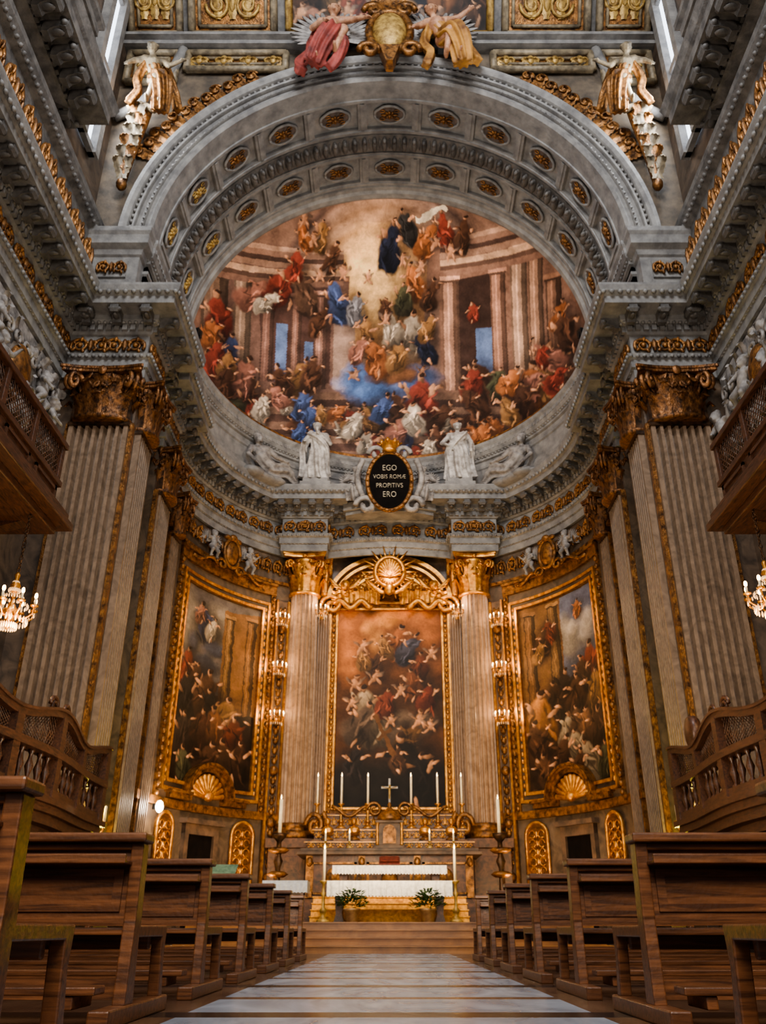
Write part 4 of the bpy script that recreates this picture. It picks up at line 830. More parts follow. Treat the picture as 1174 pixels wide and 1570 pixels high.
for q in (-1,1):
    b=MB(); b.tube([(q*(2.45+.3*math.cos(x)*(1-x/12)),29.4,3.5+.4*math.sin(x)*(1-x/12)) for x in [i*.4 for i in range(22)]],.08,6); b.tube([(q*(2.2-.04*i),29.4,3.9-.1*i+.08*math.sin(i)) for i in range(9)],.09,6); b.build('scroll_bracket',M['gold_dark'],t,w=True)
    b=MB(); b.tube([(q*(.5+.25*math.cos(x)*(1-x/12)),29.5,4.0+.25*math.sin(x)*(1-x/12)) for x in [i*.4 for i in range(22)]],.05,6); b.tube([(q*(.75+.13*i),29.5,3.95+.16*math.cos(i*.7)) for i in range(10)],.06,6); b.build('volute',M['gold_dark'],t,w=True)
t=root('tabernacle','small domed gilt tabernacle at the centre of the high altar','tabernacle',(0,28.45,2.7))
b=MB(); b.box(-.45,.45,-.3,.3,0,.1); b.box(-.36,.36,-.24,.25,.1,.75); b.box(-.45,.45,-.32,.3,.75,.83); b.build('body',M['frieze'],t,bev=.012)
b=MB(); b.lathe([(.4,.83),(.38,.95),(.28,1.1),(.12,1.18),(.05,1.26),(.07,1.32),(.02,1.4)],20); b.build('dome',M['gold_dark'],t)
b=MB(); b.prism([(-.2,.15),(.2,.15),(.2,.5)]+[(.2*math.cos(x),.5+.2*math.sin(x)) for x in [PI*i/8 for i in range(1,8)]]+[(-.2,.5)],-.28,-.23,'y'); b.build('door',M['gold_dark'],t)
for q in (-1,1): b=MB(); b.lathe([(.06,.1),(.045,.14),(.04,.66),(.07,.75)],10,c=(q*.38,-.28,0)); b.build('colonnette',M['gold'],t)
def stickprof(h): return [(.17,0),(.17,.05),(.1,.09),(.05,.16),(.08,.24*h),(.1,.3*h),(.045,.36*h),(.035,.6*h),(.07,.68*h),(.04,.74*h),(.035,.9*h),(.1,.96*h),(.11,h)]
def candlestick(name,label,loc,h,ch,m,grp,r=.038,s=1.):
    t=root(name,label,'candlestick',loc,0,grp)
    b=MB(); b.lathe([(q*s,z) for q,z in stickprof(h)],14); b.build('stand',m,t)
    b=MB(); b.lathe([(r,h),(r,h+ch),(r*.4,h+ch+.02)],10); cd=b.build('candle',M['candle'],t)
    b=MB(); b.lathe([(.01,h+ch),(.025,h+ch+.05),(.018,h+ch+.1),(.004,h+ch+.15)],8); b.build('flame',M['flame'],cd)
    return t
W3=('outer','middle','inner')
for s,nm in ((-1,'left'),(1,'right')):
    for k,x in enumerate((2.4,1.6,.72)):
        candlestick('altar_candlestick','tall gilt candlestick with white candle, %s of three on the %s of high altar'%(W3[k],nm),(s*x,29.55,3.4),.8,.85,M['gold'],'candlesticks on the high altar')
    t=candlestick('floor_torchere','massive dark bronze torchere with white candle beside the %s altar column'%nm,(s*3.25,26.7,.6),2.4,.95,M['bronze'],'bronze torcheres',.055,2.)
    for k in range(3): b=MB(); b.lathe([(.2,0),(.32,.08),(.2,.16)],12,c=(0,0,.55+.65*k)); b.build('collar',M['gold_dark'],t)
    candlestick('processional_candlestick','slim tall candlestick standing on the platform %s of the cloth-covered altar'%nm,(s*1.72,24.2,.6),1.0,.75,M['gold_pale'],'candlesticks by the front altar')
    for k,x in enumerate((1.25,2.0)):
        candlestick('small_candlestick','short brass candlestick with low candle, %s on the %s half of altar slab'%(('nearer the centre','nearer the end')[k],nm),(s*x,28.3,2.7),.22,.22,M['gold_pale'],'short candlesticks on the mensa',.03,.6)
    for k,x in enumerate((2.0,1.15)):
        t=root('reliquary_bust','gilt reliquary bust on the %s shelf, %s'%(nm,('outer','inner')[k]),'reliquary',(s*x,29.1,3.0),0,'reliquary busts'); 
        b=MB(); b.lathe([(.2,0),(.2,.06),(.1,.1),(.1,.16)],14); b.build('pedestal',M['gold_dark'],t)
        b=MB(); b.ell((0,0,.3),(.2,.12,.16)); b.cap((0,0,.38),.06,(0,-.01,.48),.05); b.ell((0,-.02,.56),(.085,.1,.12)); b.ell((0,.01,.6),(.095,.1,.1)); b.cap((0,-.11,.57),.012,(0,-.125,.54),.016); b.build('bust',M['gold'],t)
t=root('crucifix','slender silver crucifix between the candles on the high altar','crucifix',(0,29.85,3.9))
b=MB(); b.lathe([(.2,0),(.18,.06),(.06,.14),(.05,.3)],14); b.build('foot',M['gold'],t)
b=MB(); b.box(-.035,.035,-.02,.02,.28,1.15); b.box(-.28,.28,-.02,.02,.82,.89); b.build('cross',M['white'],t,bev=.006)
b=MB(); b.cap((0,-.05,.5),.025,(0,-.05,.8),.04); b.cap((0,-.05,.82),.015,(.24,-.04,.88),.012); b.cap((0,-.05,.82),.015,(-.24,-.04,.88),.012); b.ell((.01,-.06,.9),(.035,.035,.045)); b.build('corpus',M['gold_pale'],t)
def altar_table(label,clabel,y,z0,z1,hw,dp,drop,m):
    t=root('altar_table',label,'altar table',(0,y,z0)); b=MB(); b.box(-hw,hw,-dp/2,dp/2,z1-z0-.1,z1-z0); b.build('tabletop',m,t)
    for q in (-1,1):
        b=MB(); b.prism([(q*hw*.82-.14,0),(q*hw*.82+.14,0),(q*hw*.82+.08,.2),(q*hw*.82+.14,z1-z0-.1),(q*hw*.82-.14,z1-z0-.1),(q*hw*.82-.08,.2)],-dp*.36,dp*.36,'y'); b.build('support',m,t)
    b=MB(); n=150; rows=[]
    L=hw+.03; D=dp/2+.03
    for zz,fl in ((z1+.012,0),(z1-.0,.01),(z1-drop*.5,.04),(z1-drop,.08)):
        rows.append([(-L+2*L*i/n,-D-fl-.9*fl*math.sin(i*.9+math.sin(i*.37)*2),zz-(.04*abs(math.sin(i*.8)) if zz==z1-drop else 0)) for i in range(n+1)])
    rows.insert(0,[(-L+2*L*i/n,D,z1+.012) for i in range(n+1)]); b.rings(rows,True,closed=False,caps=False)
    for q in (-1,1): b.rings([[(q*L,-D+2*D*i/12,zz) for i in range(13)] for zz in (z1+.012,z1-drop)],True,closed=False,caps=False)
    me=b.mesh('altar_cloth'); o=link('altar_cloth',me,M['cloth'],None,(0,y,0)); tag(o,clabel,'cloth')
altar_table('plain free-standing altar under the lower white cloth','fringed white linen cloth hanging over the nearer altar table',24.6,.6,1.58,1.6,1.0,.34,M['wood2'])
altar_table('second altar table just behind, under the upper white cloth','white lace cloth on the second altar table behind',26.9,1.28,2.1,1.62,.8,.2,M['altar'])
t=root('missal_stand','dark red missal stand with open book in the middle of the altar cloth','book stand',(0,26.65,2.12))
b=MB(); b.prism([(-.2,0),(.2,0),(.2,.24),(-.2,.03)],-.3,.3,'x'); b.build('stand',M['red'],t)
b=MB(); b.box(-.27,0,-.16,.16,0,.03,X=tr(0,-.02,.16)@rt(.46,'X')); b.box(0.01,.27,-.16,.16,0,.03,X=tr(0,-.02,.16)@rt(.46,'X')); b.build('book',M['red'],t)
for s,nm in ((-1,'left'),(1,'right')):
    t=root('potted_plant','leafy green plant in a pot on the step, %s of altar centre'%nm,'plant',(s*.96,23.6,.6),0,'plants before the altar')
    b=MB(); b.lathe([(.14,0),(.16,.02),(.2,.26),(.22,.28),(.22,.32),(.18,.32)],16); b.build('pot',M['pot'],t)
    b=MB(); rr=random.Random(3+s)
    for k in range(220):
        a=rr.uniform(0,2*PI); e=rr.uniform(.0,1.4); l=rr.uniform(.14,.42); c=Vector((math.cos(a)*math.cos(e)*l,math.sin(a)*math.cos(e)*l,.34+math.sin(e)*l)); Q=(rt(a,'Z')@rt(-rr.uniform(-.2,1),'Y')).to_4x4()
        b.add([(0,0,0),(.07,-.035,.015),(.14,0,-.01),(.07,.035,.015)],[(0,1,2),(0,2,3)],X=tr(*c)@Q)
    b.build('foliage',M['leaf'],t)
t=root('credence_table','small side table under a white cloth left of the altar steps','table',(-2.45,22.0,.6))
for x in (-.4,.4):
    for y in (-.25,.25): MB().box(x-.03,x+.03,y-.03,y+.03,0,.82).build('leg',M['wood'],t)
MB().box(-.5,.5,-.32,.32,.82,.87).build('tabletop',M['wood'],t)
b=MB(); rows=[[(-.53+1.06*i/40,y,z) for i in range(41)] for y,z in ((.34,.88),(-.35,.88))]+[[(-.53+1.06*i/40,-.36-.02*math.sin(i*1.2),.62+.01*math.sin(i*2)) for i in range(41)]]; b.rings(rows,True,closed=False,caps=False)
for q in (-1,1): b.rings([[(q*.53,-.35+.69*i/8,z) for i in range(9)] for z in (.88,.62)],True,closed=False,caps=False)
b=b.build('side_cloth',M['cloth']); b.location=(-2.45,22.0,.6); tag(b,'white cloth on the small side table left of the altar','cloth')
t=root('lectern','reading stand covered with pale green cloth left of the altar','lectern',(-4.1,22.4,.6))
b=MB(); b.lathe([(.28,0),(.28,.05),(.06,.12),(.05,1.05)],14); b.build('post',M['wood'],t)
b=MB(); b.box(-.36,.36,-.28,.28,-.02,.02,X=tr(0,0,1.12)@rt(.5,'X')); b.build('desk',M['wood'],t)
b=MB(); b.box(-.37,.37,-.29,.29,.021,.035,X=tr(0,0,1.12)@rt(.5,'X')); b.box(-.37,.37,-.275,-.26,-.45,0,X=tr(0,0,1.0)); b.build('cover',M['greencloth'],t)
# ---------------------------------------------------------------- sconces
def sconce(label,loc,rz):
    t=root('wall_sconce',label,'sconce',loc,rz,'gilt candle sconces by the altar')
    b=MB(); b.ell((0,.42,0),(.14,.05,.22)); b.tube([(0,.42,0),(0,.2,-.12),(0,.05,-.1)],.03,6); b.ell((0,.05,-.1),(.06,.06,.08)); b.build('bracket',M['gold'],t)
    for k in range(5):
        a=R(-80+40*k); x,y=.27*math.sin(a),.03-.25*math.cos(a)
        b=MB(); b.tube([(0,.05,-.1),(x*.5,y*.5,-.2),(x,y,-.12),(x,y,-.02)],.016,6); b.lathe([(.015,-.02),(.055,0),(.055,.012)],8,c=(x,y,0)); arm=b.build('arm',M['gold'],t)
        b=MB(); b.lathe([(.015,.012),(.015,.13)],8,c=(x,y,0)); b.build('candle',M['candle'],arm)
        b=MB(); b.ell((x,y,.17),(.024,.024,.045),8,6); b.build('bulb',M['flame'],arm)
    b=MB()
    for k in range(10): a=R(-90+20*k); b.ell((.22*math.sin(a),.03-.2*math.cos(a),-.24),(.016,.016,.05),6,5)
    b.build('drops',M['crystal'],t); return t
def lamp(kind,loc,e,col,size=.15,tgt=None,spot=None,blend=.6,name='lamp'):
    l=bpy.data.lights.new(name,kind); l.energy=e; l.color=col
    if kind=='AREA': l.size=size
    else: l.shadow_soft_size=size
    if kind=='SPOT': l.spot_size=R(spot or 60); l.spot_blend=blend
    o=bpy.data.objects.new(name,l); C.objects.link(o); o.location=loc
    if tgt is not None: o.rotation_euler=(Vector(tgt)-Vector(loc)).to_track_quat('-Z','Y').to_euler()
    return o
WARM=(1,.64,.31)
for s,nm in ((-1,'left'),(1,'right')):
    for z,w in ((10.75,'top'),(8.9,'middle'),(7.15,'bottom')):
        sconce('%s of three lit gilt sconces beside the %s altar column'%(w,nm),(s*3.97,29.95,z),-R(s*33)); lamp('POINT',(s*3.85,29.6,z+.25),52,WARM,.06,name='sconce_glow')
    sconce('lit gilt sconce at the upper %s corner of altarpiece'%nm,(s*2.6,30.55,11.3),0); lamp('POINT',(s*2.6,30.1,11.55),52,WARM,.06,name='sconce_glow')
    t=root('gilt_candelabrum','branching gilt candelabrum at the foot of the %s arch pier'%nm,'candelabrum',(s*6.05,18.1,1.75),0,'pier candelabra')
    b=MB(); b.tube([(s*.5,.4,.1),(s*.3,.2,0),(0,0,.1),(0,0,.6)],.05,8); b.lathe([(.06,.5),(.12,.56),(.05,.64),(.05,.72)],12); b.build('stem',M['gold'],t)
    for k in range(3):
        a=R(-90+90*k+20); x,y=.28*math.sin(a),-.28*math.cos(a); b=MB(); b.tube([(0,0,.45),(x*.6,y*.6,.32),(x,y,.5),(x,y,.62)],.03,6); b.lathe([(.03,.62),(.08,.65)],8,c=(x,y,0)); arm=b.build('arm',M['gold'],t)
        b=MB(); b.lathe([(.03,.65),(.03,.95),(.01,.97)],8,c=(x,y,0)); b.build('candle',M['candle'],arm)
    b=MB(); b.ell((0,0,.78),(.04,.04,.07)); b.build('bulb',M['flame'],t)
t=root('floodlight','small very bright white lamp low on the left apse wall','lamp',(-6.72,25.85,3.65),R(80))
b=MB(); b.box(-.08,.08,0,.14,-.08,.08); hs=b.build('housing',M['device'],t,bev=.01)
b=MB(); b.ell((0,-.05,0),(.17,.1,.17)); b.build('bulb',M['bulbw'],hs)
lamp('POINT',(-6.2,25.6,3.7),60,(1,.8,.55),.05,name='flood_glow')
for s,nm in ((-1,'left'),(1,'right')):
    t=root('spotlight','small black spotlight on the ledge at the %s edge of the fresco'%nm,'lamp',(s*6.45,22.8,ZD),R(s*20),'fresco spotlights')
    b=MB(); b.box(-.1,.1,-.1,.1,0,.06); b.box(-.14,.14,-.12,.12,.12,.42); b.box(-.17,-.14,-.03,.03,.04,.3); b.box(.14,.17,-.03,.03,.04,.3); hs=b.build('housing',M['device'],t,bev=.01)
    b=MB(); b.box(-.11,.11,.115,.13,.15,.39); b.build('lens',M['winpane'],hs)
def chandelier(label,loc):
    t=root('chandelier',label,'chandelier',loc,0,'crystal chandeliers')
    b=MB(); b.lathe([(.02,.75),(.05,.7),(.03,.62),(.09,.5),(.04,.4),(.03,.2),(.1,.08),(.14,0),(.06,-.1),(.03,-.18),(.05,-.24),(.01,-.3)],14); b.build('stem',M['gold'],t)
    b=MB(); z=.75
    while z<1.85: b.tube([(.03*math.cos(x),0,z+.045+.045*math.sin(x)) for x in [i*PI/4 for i in range(9)]] if int(z*20)%2 else [(0,.03*math.cos(x),z+.045+.045*math.sin(x)) for x in [i*PI/4 for i in range(9)]],.01,5); z+=.075
    b.build('chain',M['bronze'],t)
    for k in range(8):
        a=2*PI*k/8; ca,sa=math.cos(a),math.sin(a)
        b=MB(); b.tube(spath([(.08*ca,.08*sa,.05),(.22*ca,.22*sa,-.1),(.38*ca,.38*sa,-.02),(.4*ca,.4*sa,.1)],4),.018,6); b.lathe([(.02,.1),(.07,.12),(.07,.14)],8,c=(.4*ca,.4*sa,0)); arm=b.build('arm',M['gold'],t)
        b=MB(); b.lathe([(.02,.14),(.02,.26)],8,c=(.4*ca,.4*sa,0)); b.build('candle',M['candle'],arm)
        b=MB(); b.ell((.4*ca,.4*sa,.31),(.03,.03,.055),8,6); b.build('bulb',M['flame'],arm)
    b=MB()
    for k in range(24):
        a=2*PI*k/24
        for q in range(5): f=q/4; b.ell(((.05+.34*f**1.5)*math.cos(a),(.05+.34*f**1.5)*math.sin(a),.55-.55*f),(.016,.016,.035),6,4)
        b.ell((.3*math.cos(a),.3*math.sin(a),-.14),(.02,.02,.06),6,5); b.ell((.15*math.cos(a),.15*math.sin(a),-.24),(.02,.02,.06),6,5)
    b.build('drops',M['crystal'],t)
chandelier('lit crystal chandelier hanging below the left wooden gallery',(-6.55,13.9,5.35)); chandelier('lit crystal chandelier hanging below the right wooden gallery',(6.55,13.7,5.5))
for s in (-1,1): lamp('POINT',(s*6.3,13.6,5.0),120,WARM,.2,name='chandelier_glow')
# ---------------------------------------------------------------- galleries
def lattice(b,x,y0,y1,z0,z1,sp=.12,th=.012):
    n=int((y1-y0+z1-z0)/sp)
    for sgn in (1,-1):
        for k in range(n):
            c=k*sp
            ya,za=(y0,z0+c) if c<=z1-z0 else (y0+c-(z1-z0),z1)
            yb,zb=(y0+c,z0) if c<=y1-y0 else (y1,z0+c-(y1-y0))
            if sgn<0: ya,yb=y0+y1-ya,y0+y1-yb
            b.tube([(x,ya,za),(x,yb,zb)],th,4)
bal=MB(); bal.lathe([(.06,0),(.06,.04),(.025,.08),(.07,.24),(.032,.36),(.025,.42),(.05,.46),(.05,.5)],10); BAL=bal.mesh('baluster')
for s,nm in ((-1,'left'),(1,'right')):
    x=s*5.6; t=root('tribune_balcony','low dark wooden balcony with bowed baluster front on the %s nave wall'%nm,'balcony',(s*7.2,14.3,0),0,'lower wooden balconies')
    def bx(b,xa,xb,*a): return b.box(min(xa,xb),max(xa,xb),*a)
    def bowx(y): return -s*.2*math.sin(PI*min(1,max(0,(y-11.2)/5.6)))**2
    def wav(y): return .12*math.cos((17.4-y)*2*PI/3.2)-.12
    def bow(b,wave=False):
        b.v=[(vx+bowx(vy)*min(1,max(0,(8.68-abs(vx))/2.6)),vy,vz+(wav(vy)*min(1,max(0,(vz-3.06)/.5)) if wave else 0)) for vx,vy,vz in b.v]; return b
    b=MB(); b.ybar(s*8.68,x,11,17.4,2.1,2.22); b.ybar(s*8.68,x-s*.08,11,17.46,2.22,2.32); b.ybar(s*8.68,x+s*.1,11,17.3,1.95,2.1); b.ybar(s*8.68,x+s*.3,11,17.2,1.8,1.95); bow(b).build('floor_slab',M['wood2'],t,w=True)
    for y in (11.4,13.4,15.4,17.0):
        b=MB(); b.prism([(s*8.68,0.5),(s*8.2,.9),(s*7.4,1.5),(x+s*.4,1.8),(s*8.68,1.8)],y-.12,y+.12,'y'); b.build('bracket',M['wood2'],t,w=True)
    for y in [11.2+.31*k for k in range(20)]:
        if abs((y-11.2)%1.55)<.05: continue
        link('baluster',BAL,M['wood2'],t,(x-t.location.x+s*.1+bowx(y),y-t.location.y,2.45),0)
    b=MB(); b.ybar(x+s*.0,x+s*.22,11,17.4,2.32,2.46); b.ybar(x-s*.04,x+s*.24,11,17.42,2.94,3.06); b.ybar(x-s*.02,x+s*.2,11,17.42,3.58,3.68,40); b.ybar(x-s*.05,x+s*.23,11,17.42,3.68,3.73,40)
    for y in [11.1+1.55*k for k in range(5)]: bx(b,x-s*.03,x+s*.22,y-.1,y+.1,2.32,3.6)
    bx(b,s*8.68,x,17.28,17.4,2.32,2.46); bx(b,s*8.68,x,17.28,17.4,2.94,3.06); bow(b,True).build('rails',M['wood2'],t,w=True)
    b=MB(); lattice(b,x+s*.1,11,17.35,3.06,3.6,.1,.01); bow(b,True).build('lattice_screen',M['lattice'],t,w=True)
    b=MB()
    for q in (-1,1): b.tube([(x+s*.1,14.2+q*(.3+.18*math.cos(w)*(1-w/12)),3.75+.15*math.sin(w)*(1-w/12)) for w in [i*.45 for i in range(22)]],.035,6)
    b.ell((x+s*.1,14.2,3.66),(.08,.5,.08)); bow(b).build('scroll_crest',M['wood2'],t,w=True)
    if s>0:
        b=MB(); b.lathe([(.26,-.1),(.3,-.05),(.3,.05),(.26,.1)],20,X=tr(x+s*.1,16.0,3.75)@rt(PI/2,'Y')); bow(b).build('round_finial',M['wood2'],t,w=True)
    # upper gallery
    x=s*6.3; t=root('organ_gallery','boxed wooden gallery with lattice screens high on the %s nave wall'%nm,'gallery',(s*7.5,11.5,7.4),0,'upper wooden galleries')
    b=MB(); bx(b,s*8.68,x-s*.12,8,15.0,7.4,7.55); bx(b,s*8.68,x-s*.02,8,14.95,7.55,7.75); bx(b,s*8.68,x+s*.12,8,14.8,7.25,7.4); b.build('floor_slab',M['wood2'],t,w=True,bev=.02)
    x=s*6.6
    b=MB(); bx(b,x,x+s*.1,8,14.9,7.75,8.35); bx(b,s*8.68,x,14.8,14.9,7.75,8.35)
    for k in range(5):
        y=8.2+1.35*k; bx(b,x-s*.04,x,y+.15,y+1.2,7.86,7.92); bx(b,x-s*.04,x,y+.15,y+1.2,8.2,8.26); bx(b,x-s*.04,x,y+.15,y+.22,7.86,8.26); bx(b,x-s*.04,x,y+1.13,y+1.2,7.86,8.26)
    b.build('parapet',M['wood2'],t,w=True)
    b=MB(); bx(b,x-s*.06,x+s*.16,8,14.96,8.35,8.47); bx(b,x-s*.06,x+s*.16,8,14.96,9.2,9.32)
    for k in range(6): y=8.1+1.35*k; bx(b,x-s*.02,x+s*.12,y-.07,y+.07,8.45,9.25)
    b.build('rails',M['wood2'],t,w=True,bev=.012)
    b=MB(); lattice(b,x+s*.05,8.1,14.85,8.47,9.2,.13,.014); b.build('lattice_screen',M['lattice'],t,w=True)
    for y in (8.6,11.4,14.3):
        b=MB(); b.prism([(s*8.68,6.0),(s*8.3,6.3),(s*7.7,7.0),(s*6.8,7.25),(s*8.68,7.25)],y-.14,y+.14,'y'); b.build('bracket',M['wood2'],t,w=True)
    # stucco relief above gallery
    t=root('stucco_relief','pale stucco relief of putti and foliage on the upper %s nave wall'%nm,'relief',(s*8.6,15.8,10.3),0,'nave wall reliefs')
    b=MB(); y0=13.2; rr=random.Random(21)
    for k in range(11):
        for q in range(4):
            cy=y0+.46*k+.2*(q%2); cz=10.3+.78*q; rad=.2; dr=rr.choice((-1,1))
            b.tube([(s*8.52,cy+dr*rad*math.cos(w)*(1-w/11),cz+rad*math.sin(w)*(1-w/11)) for w in [i*.5 for i in range(16)]],.05,5)
            leaf(b,tr(s*8.55,cy,cz+.05)@rt(-s*PI/2,'Z')@rt(rr.uniform(-1.2,1.2),'Y'),.5,.15,.2)
    b.box(min(s*8.72,s*8.6),max(s*8.72,s*8.6),13.0,18.3,10.0,13.3); b.build('foliage_ground',M['stucco'],t,w=True)
    b=MB(); b.ell((s*8.45,15.9,11.8),(.2,.5,.75),16,9); b.build('medallion',M['gold_dark'],t,w=True)
    for k in range(6):
        o=link('putto',PUTTO_ME,M['stucco'],t,(-s*.22,-2.3+.86*k,.1+(.0,1.1,.5)[k%3])); o.rotation_euler=(0,.35*math.sin(k*2.1),s*-PI/2+.5*math.sin(k*1.7)); o.scale=(1.25,1.25,1.25)
# ---------------------------------------------------------------- attic, windows, upper cornices, top ornaments
AH=3.2
AJ=dict(pel=(-.04,0,.42),wai=(-.05,-.01,.5),che=(-.04,-.02,.6),nec=(-.02,-.03,.7),hea=(-.01,-.06,.785),shR=(.08,-.02,.67),elR=(.2,-.06,.64),wrR=(.3,-.12,.58),shL=(-.14,-.02,.65),elL=(-.22,-.05,.52),wrL=(-.1,-.17,.44),
  hiR=(.03,0,.4),knR=(.1,-.16,.34),anR=(.02,-.12,.1),hiL=(-.09,0,.4),knL=(-.1,-.17,.28),anL=(-.16,-.08,.02))
AJ2=dict(pel=(.02,0,.42),wai=(-.03,-.01,.5),che=(-.07,-.02,.6),nec=(-.1,-.03,.7),hea=(-.13,-.06,.78),shR=(.04,-.02,.67),elR=(.12,-.12,.56),wrR=(.22,-.16,.62),shL=(-.17,-.02,.64),elL=(-.27,-.04,.56),wrL=(-.3,-.12,.44),
  hiR=(.08,0,.4),knR=(.17,-.14,.32),anR=(.14,-.1,.06),hiL=(-.03,0,.4),knL=(.04,-.18,.3),anL=(.0,-.1,.06))
a1=figure(AH,AJ,[(-.2,-.06,-.02,.08),(-.12,-.12,.14,.095),(-.02,-.14,.3,.11),(-.03,-.04,.4,.11),(-.045,-.01,.5,.075),(-.04,-.02,.58,.08)],cloak=[([(-.13,.02,.64),(-.22,.06,.5),(-.24,.06,.3),(-.34,.04,.1),(-.3,.02,-.04)],.05),([(.02,-.12,.4),(.1,-.1,.24),(.04,-.06,.05),(-.04,-.04,-.06)],.05)],split=True,amp0=.3)
a2=figure(AH,AJ2,[(.16,-.06,-.03,.08),(.14,-.12,.14,.095),(.1,-.14,.3,.11),(.03,-.04,.4,.11),(-.02,-.01,.5,.075),(-.06,-.02,.58,.08)],cloak=[([(.05,.02,.64),(.16,.06,.5),(.24,.06,.34),(.32,.04,.14)],.05),([(-.15,0,.62),(-.2,.04,.4),(-.14,.0,.2),(-.2,-.02,.0)],.045)],split=True,amp0=.3)
def hairmesh(J):
    hb=MB(); hh=Vector(J['hea']); hb.ell(hh+Vector((0,.02,.028)),(.06,.058,.05))
    for k in range(9): a=2*PI*k/9; hb.ell(hh+Vector((.045*math.cos(a),.02+.045*math.sin(a),.035)),(.024,.024,.024),8,5)
    hb.v=[(x*AH,y*AH,z*AH) for x,y,z in hb.v]; return hb.mesh('hair')
cb,cr=a2[0].copy(),a2[1].copy()
for s,nm in ((-1,'left'),(1,'right')):
    x=s*8.66
    w=MB(); w.box(min(x,x-s*.03),max(x,x-s*.03),16.5,17.25,20.6,27.0); o=struct(w.build('window_%d'%(1 if s<0 else 2),M['winpane']))
    b=MB(); 
    for y in (16.4,17.35): b.box(min(x,x-s*.25),max(x,x-s*.25),y-.14,y+.14,20.4,27.3)
    for z in (20.5,23.8,27.1): b.box(min(x,x-s*.16),max(x,x-s*.16),16.4,17.4,z-.1,z+.1)
    b.build('window_frame',M['stone'],o)
    p=[(-8.7,4),(-8.7,14.4),(-9.2,14.4)]
    p=p if s<0 else mir(p)
    b=MB(); b.sweep([(0,18.9),(.2,18.95),(.2,19.2),(.5,19.3),(.5,19.5),(.62,19.55),(1.25,19.6),(1.25,19.9),(1.32,20.0),(1.4,20.3),(0,20.4)],p)
    for q,nn in walk(p,.5,.22,.1):
        if q.y>8: b.box(-.07,.07,-.08,.03,19.32,19.5,X=tr(q.x,q.y,0)@rt(nrot(nn),'Z'))
    tt=trim(b,M['stone_dark'])
    for q,nn in walk(p,.6,.6,.3):
        if q.y>8: o=link('modillion',MOD,M['stone_dark'],tt,(q.x,q.y,19.62),0,nrot(nn)); o.scale=(1.3,1.3,1.3)
    b=MB(); b.sweep([(0,21.8),(.3,21.9),(.3,22.3),(.7,22.4),(.7,22.7),(.8,22.8),(.8,23.0),(0,23.1)],p); tt=trim(b,M['stone_dark'])
    for k in range(7): o=link('frieze_scroll',FRZ,M['gold_dark'],tt,(s*8.66,8.2+k*1.0,20.6),0,s*-PI/2); o.scale=(.8,1.5,1.6)
    p=[(-8.45,4),(-8.45,18.5)]; p=p if s<0 else mir(p)
    b=MB(); b.sweep([(0,ZT),(.25,ZT+.05),(.25,ZT+.4),(.05,ZT+.5),(.05,18.0),(.2,18.1),(.3,18.3),(.3,18.5),(-.2,18.6)],p)
    for q,nn in walk(p,.22,.2,.1):
        if q.y>8: b.ell((0,0,0),(.07,.06,.07),6,4,X=tr(q.x,q.y,18.14))
    tt=trim(b,M['stone_dark'])
    for k in range(10): o=link('frieze_scroll',FRZ,M['gold_dark'],tt,(s*8.4,8.5+k*1.05,16.5),0,s*-PI/2); o.scale=(.8,1.5,1.9)
    # acanthus console and seated figure in the corner beside the arch
    t=root('console','tapering gilt acanthus console beside the %s haunch of the arch'%nm,'console',(s*7.78,18.35,20.3),0,'corner consoles')
    b=MB(); rs=[]
    for i in range(15):
        f=i/14; cx=s*(.14-.3*f); w=.1+.24*f; yy=-.1-.15*math.sin(PI*f)-.3*f**3; zz=2.7*f
        rs.append([(cx+w*math.cos(a),yy-.16*math.sin(a),zz) for a in [2*PI*k/20 for k in range(20)]])
    b.rings(rs,True); b.build('shaft',M['gold_dark'],t)
    for k in range(6):
        for q in (-1,1):
            b=MB(); f=k/6; leaf(b,tr(s*(.14-.3*f)+q*(.08+.1*f),-.26-.05*k,2.4*f)@rt(q*-.35,'Y'),.9,.17+.06*f,.28); b.build('acanthus_leaf',M['greygold' if (k+q)%3 else 'gold_dark'],t)
    b=MB(); b.tube([(s*(-.18)+.42*u,-.5,2.75+.08*math.cos(u*3)) for u in (-1,-.5,0,.5,1)],.12,10); b.build('volute',M['greygold'],t)
    b=MB(); b.ell((s*.14,-.15,-.1),(.16,.16,.22)); b.build('pendant',M['gold_dark'],t)
    o=root('statue','grey-gold stucco figure in draped robe seated on the %s corner console'%nm,'statue',(s*7.4,17.7,22.8),s*-.25,'corner figures'); o.rotation_euler=(R(10),s*R(-8),s*-.25)
    for q in (link('figure',cb,M['greygold'],o),link('robe',cr,M['gold_dark'],o)): q.scale=(-s*.85,.85,.85)
    def gp(x0,x1,z0,z1,label,tilt=0,y=18.45,ground='bronze',unit=1.3):
        t=root('ceiling_relief',label,'relief',(s*(x0+x1)/2,y,z0),0,'gilt stucco reliefs above the arch'); t.rotation_euler=(R(tilt),0,0)
        xa,xb=-(x1-x0)/2,(x1-x0)/2; h=z1-z0
        b=MB(); b.box(xa,xb,-.06,.05,0,h); b.build('ground',M[ground],t)
        b=MB()
        for i,rr in ((0,.13),(.26,.06)): b.tube([(xa+i,-.1,i),(xb-i,-.1,i)],rr,6); b.tube([(xa+i,-.1,h-i),(xb-i,-.1,h-i)],rr,6); b.tube([(xa+i,-.1,i),(xa+i,-.1,h-i)],rr,6); b.tube([(xb-i,-.1,i),(xb-i,-.1,h-i)],rr,6)
        b.build('moulding',M['greygold'],t)
        b=MB(); nn=max(1,int(round((xb-xa)/unit)))
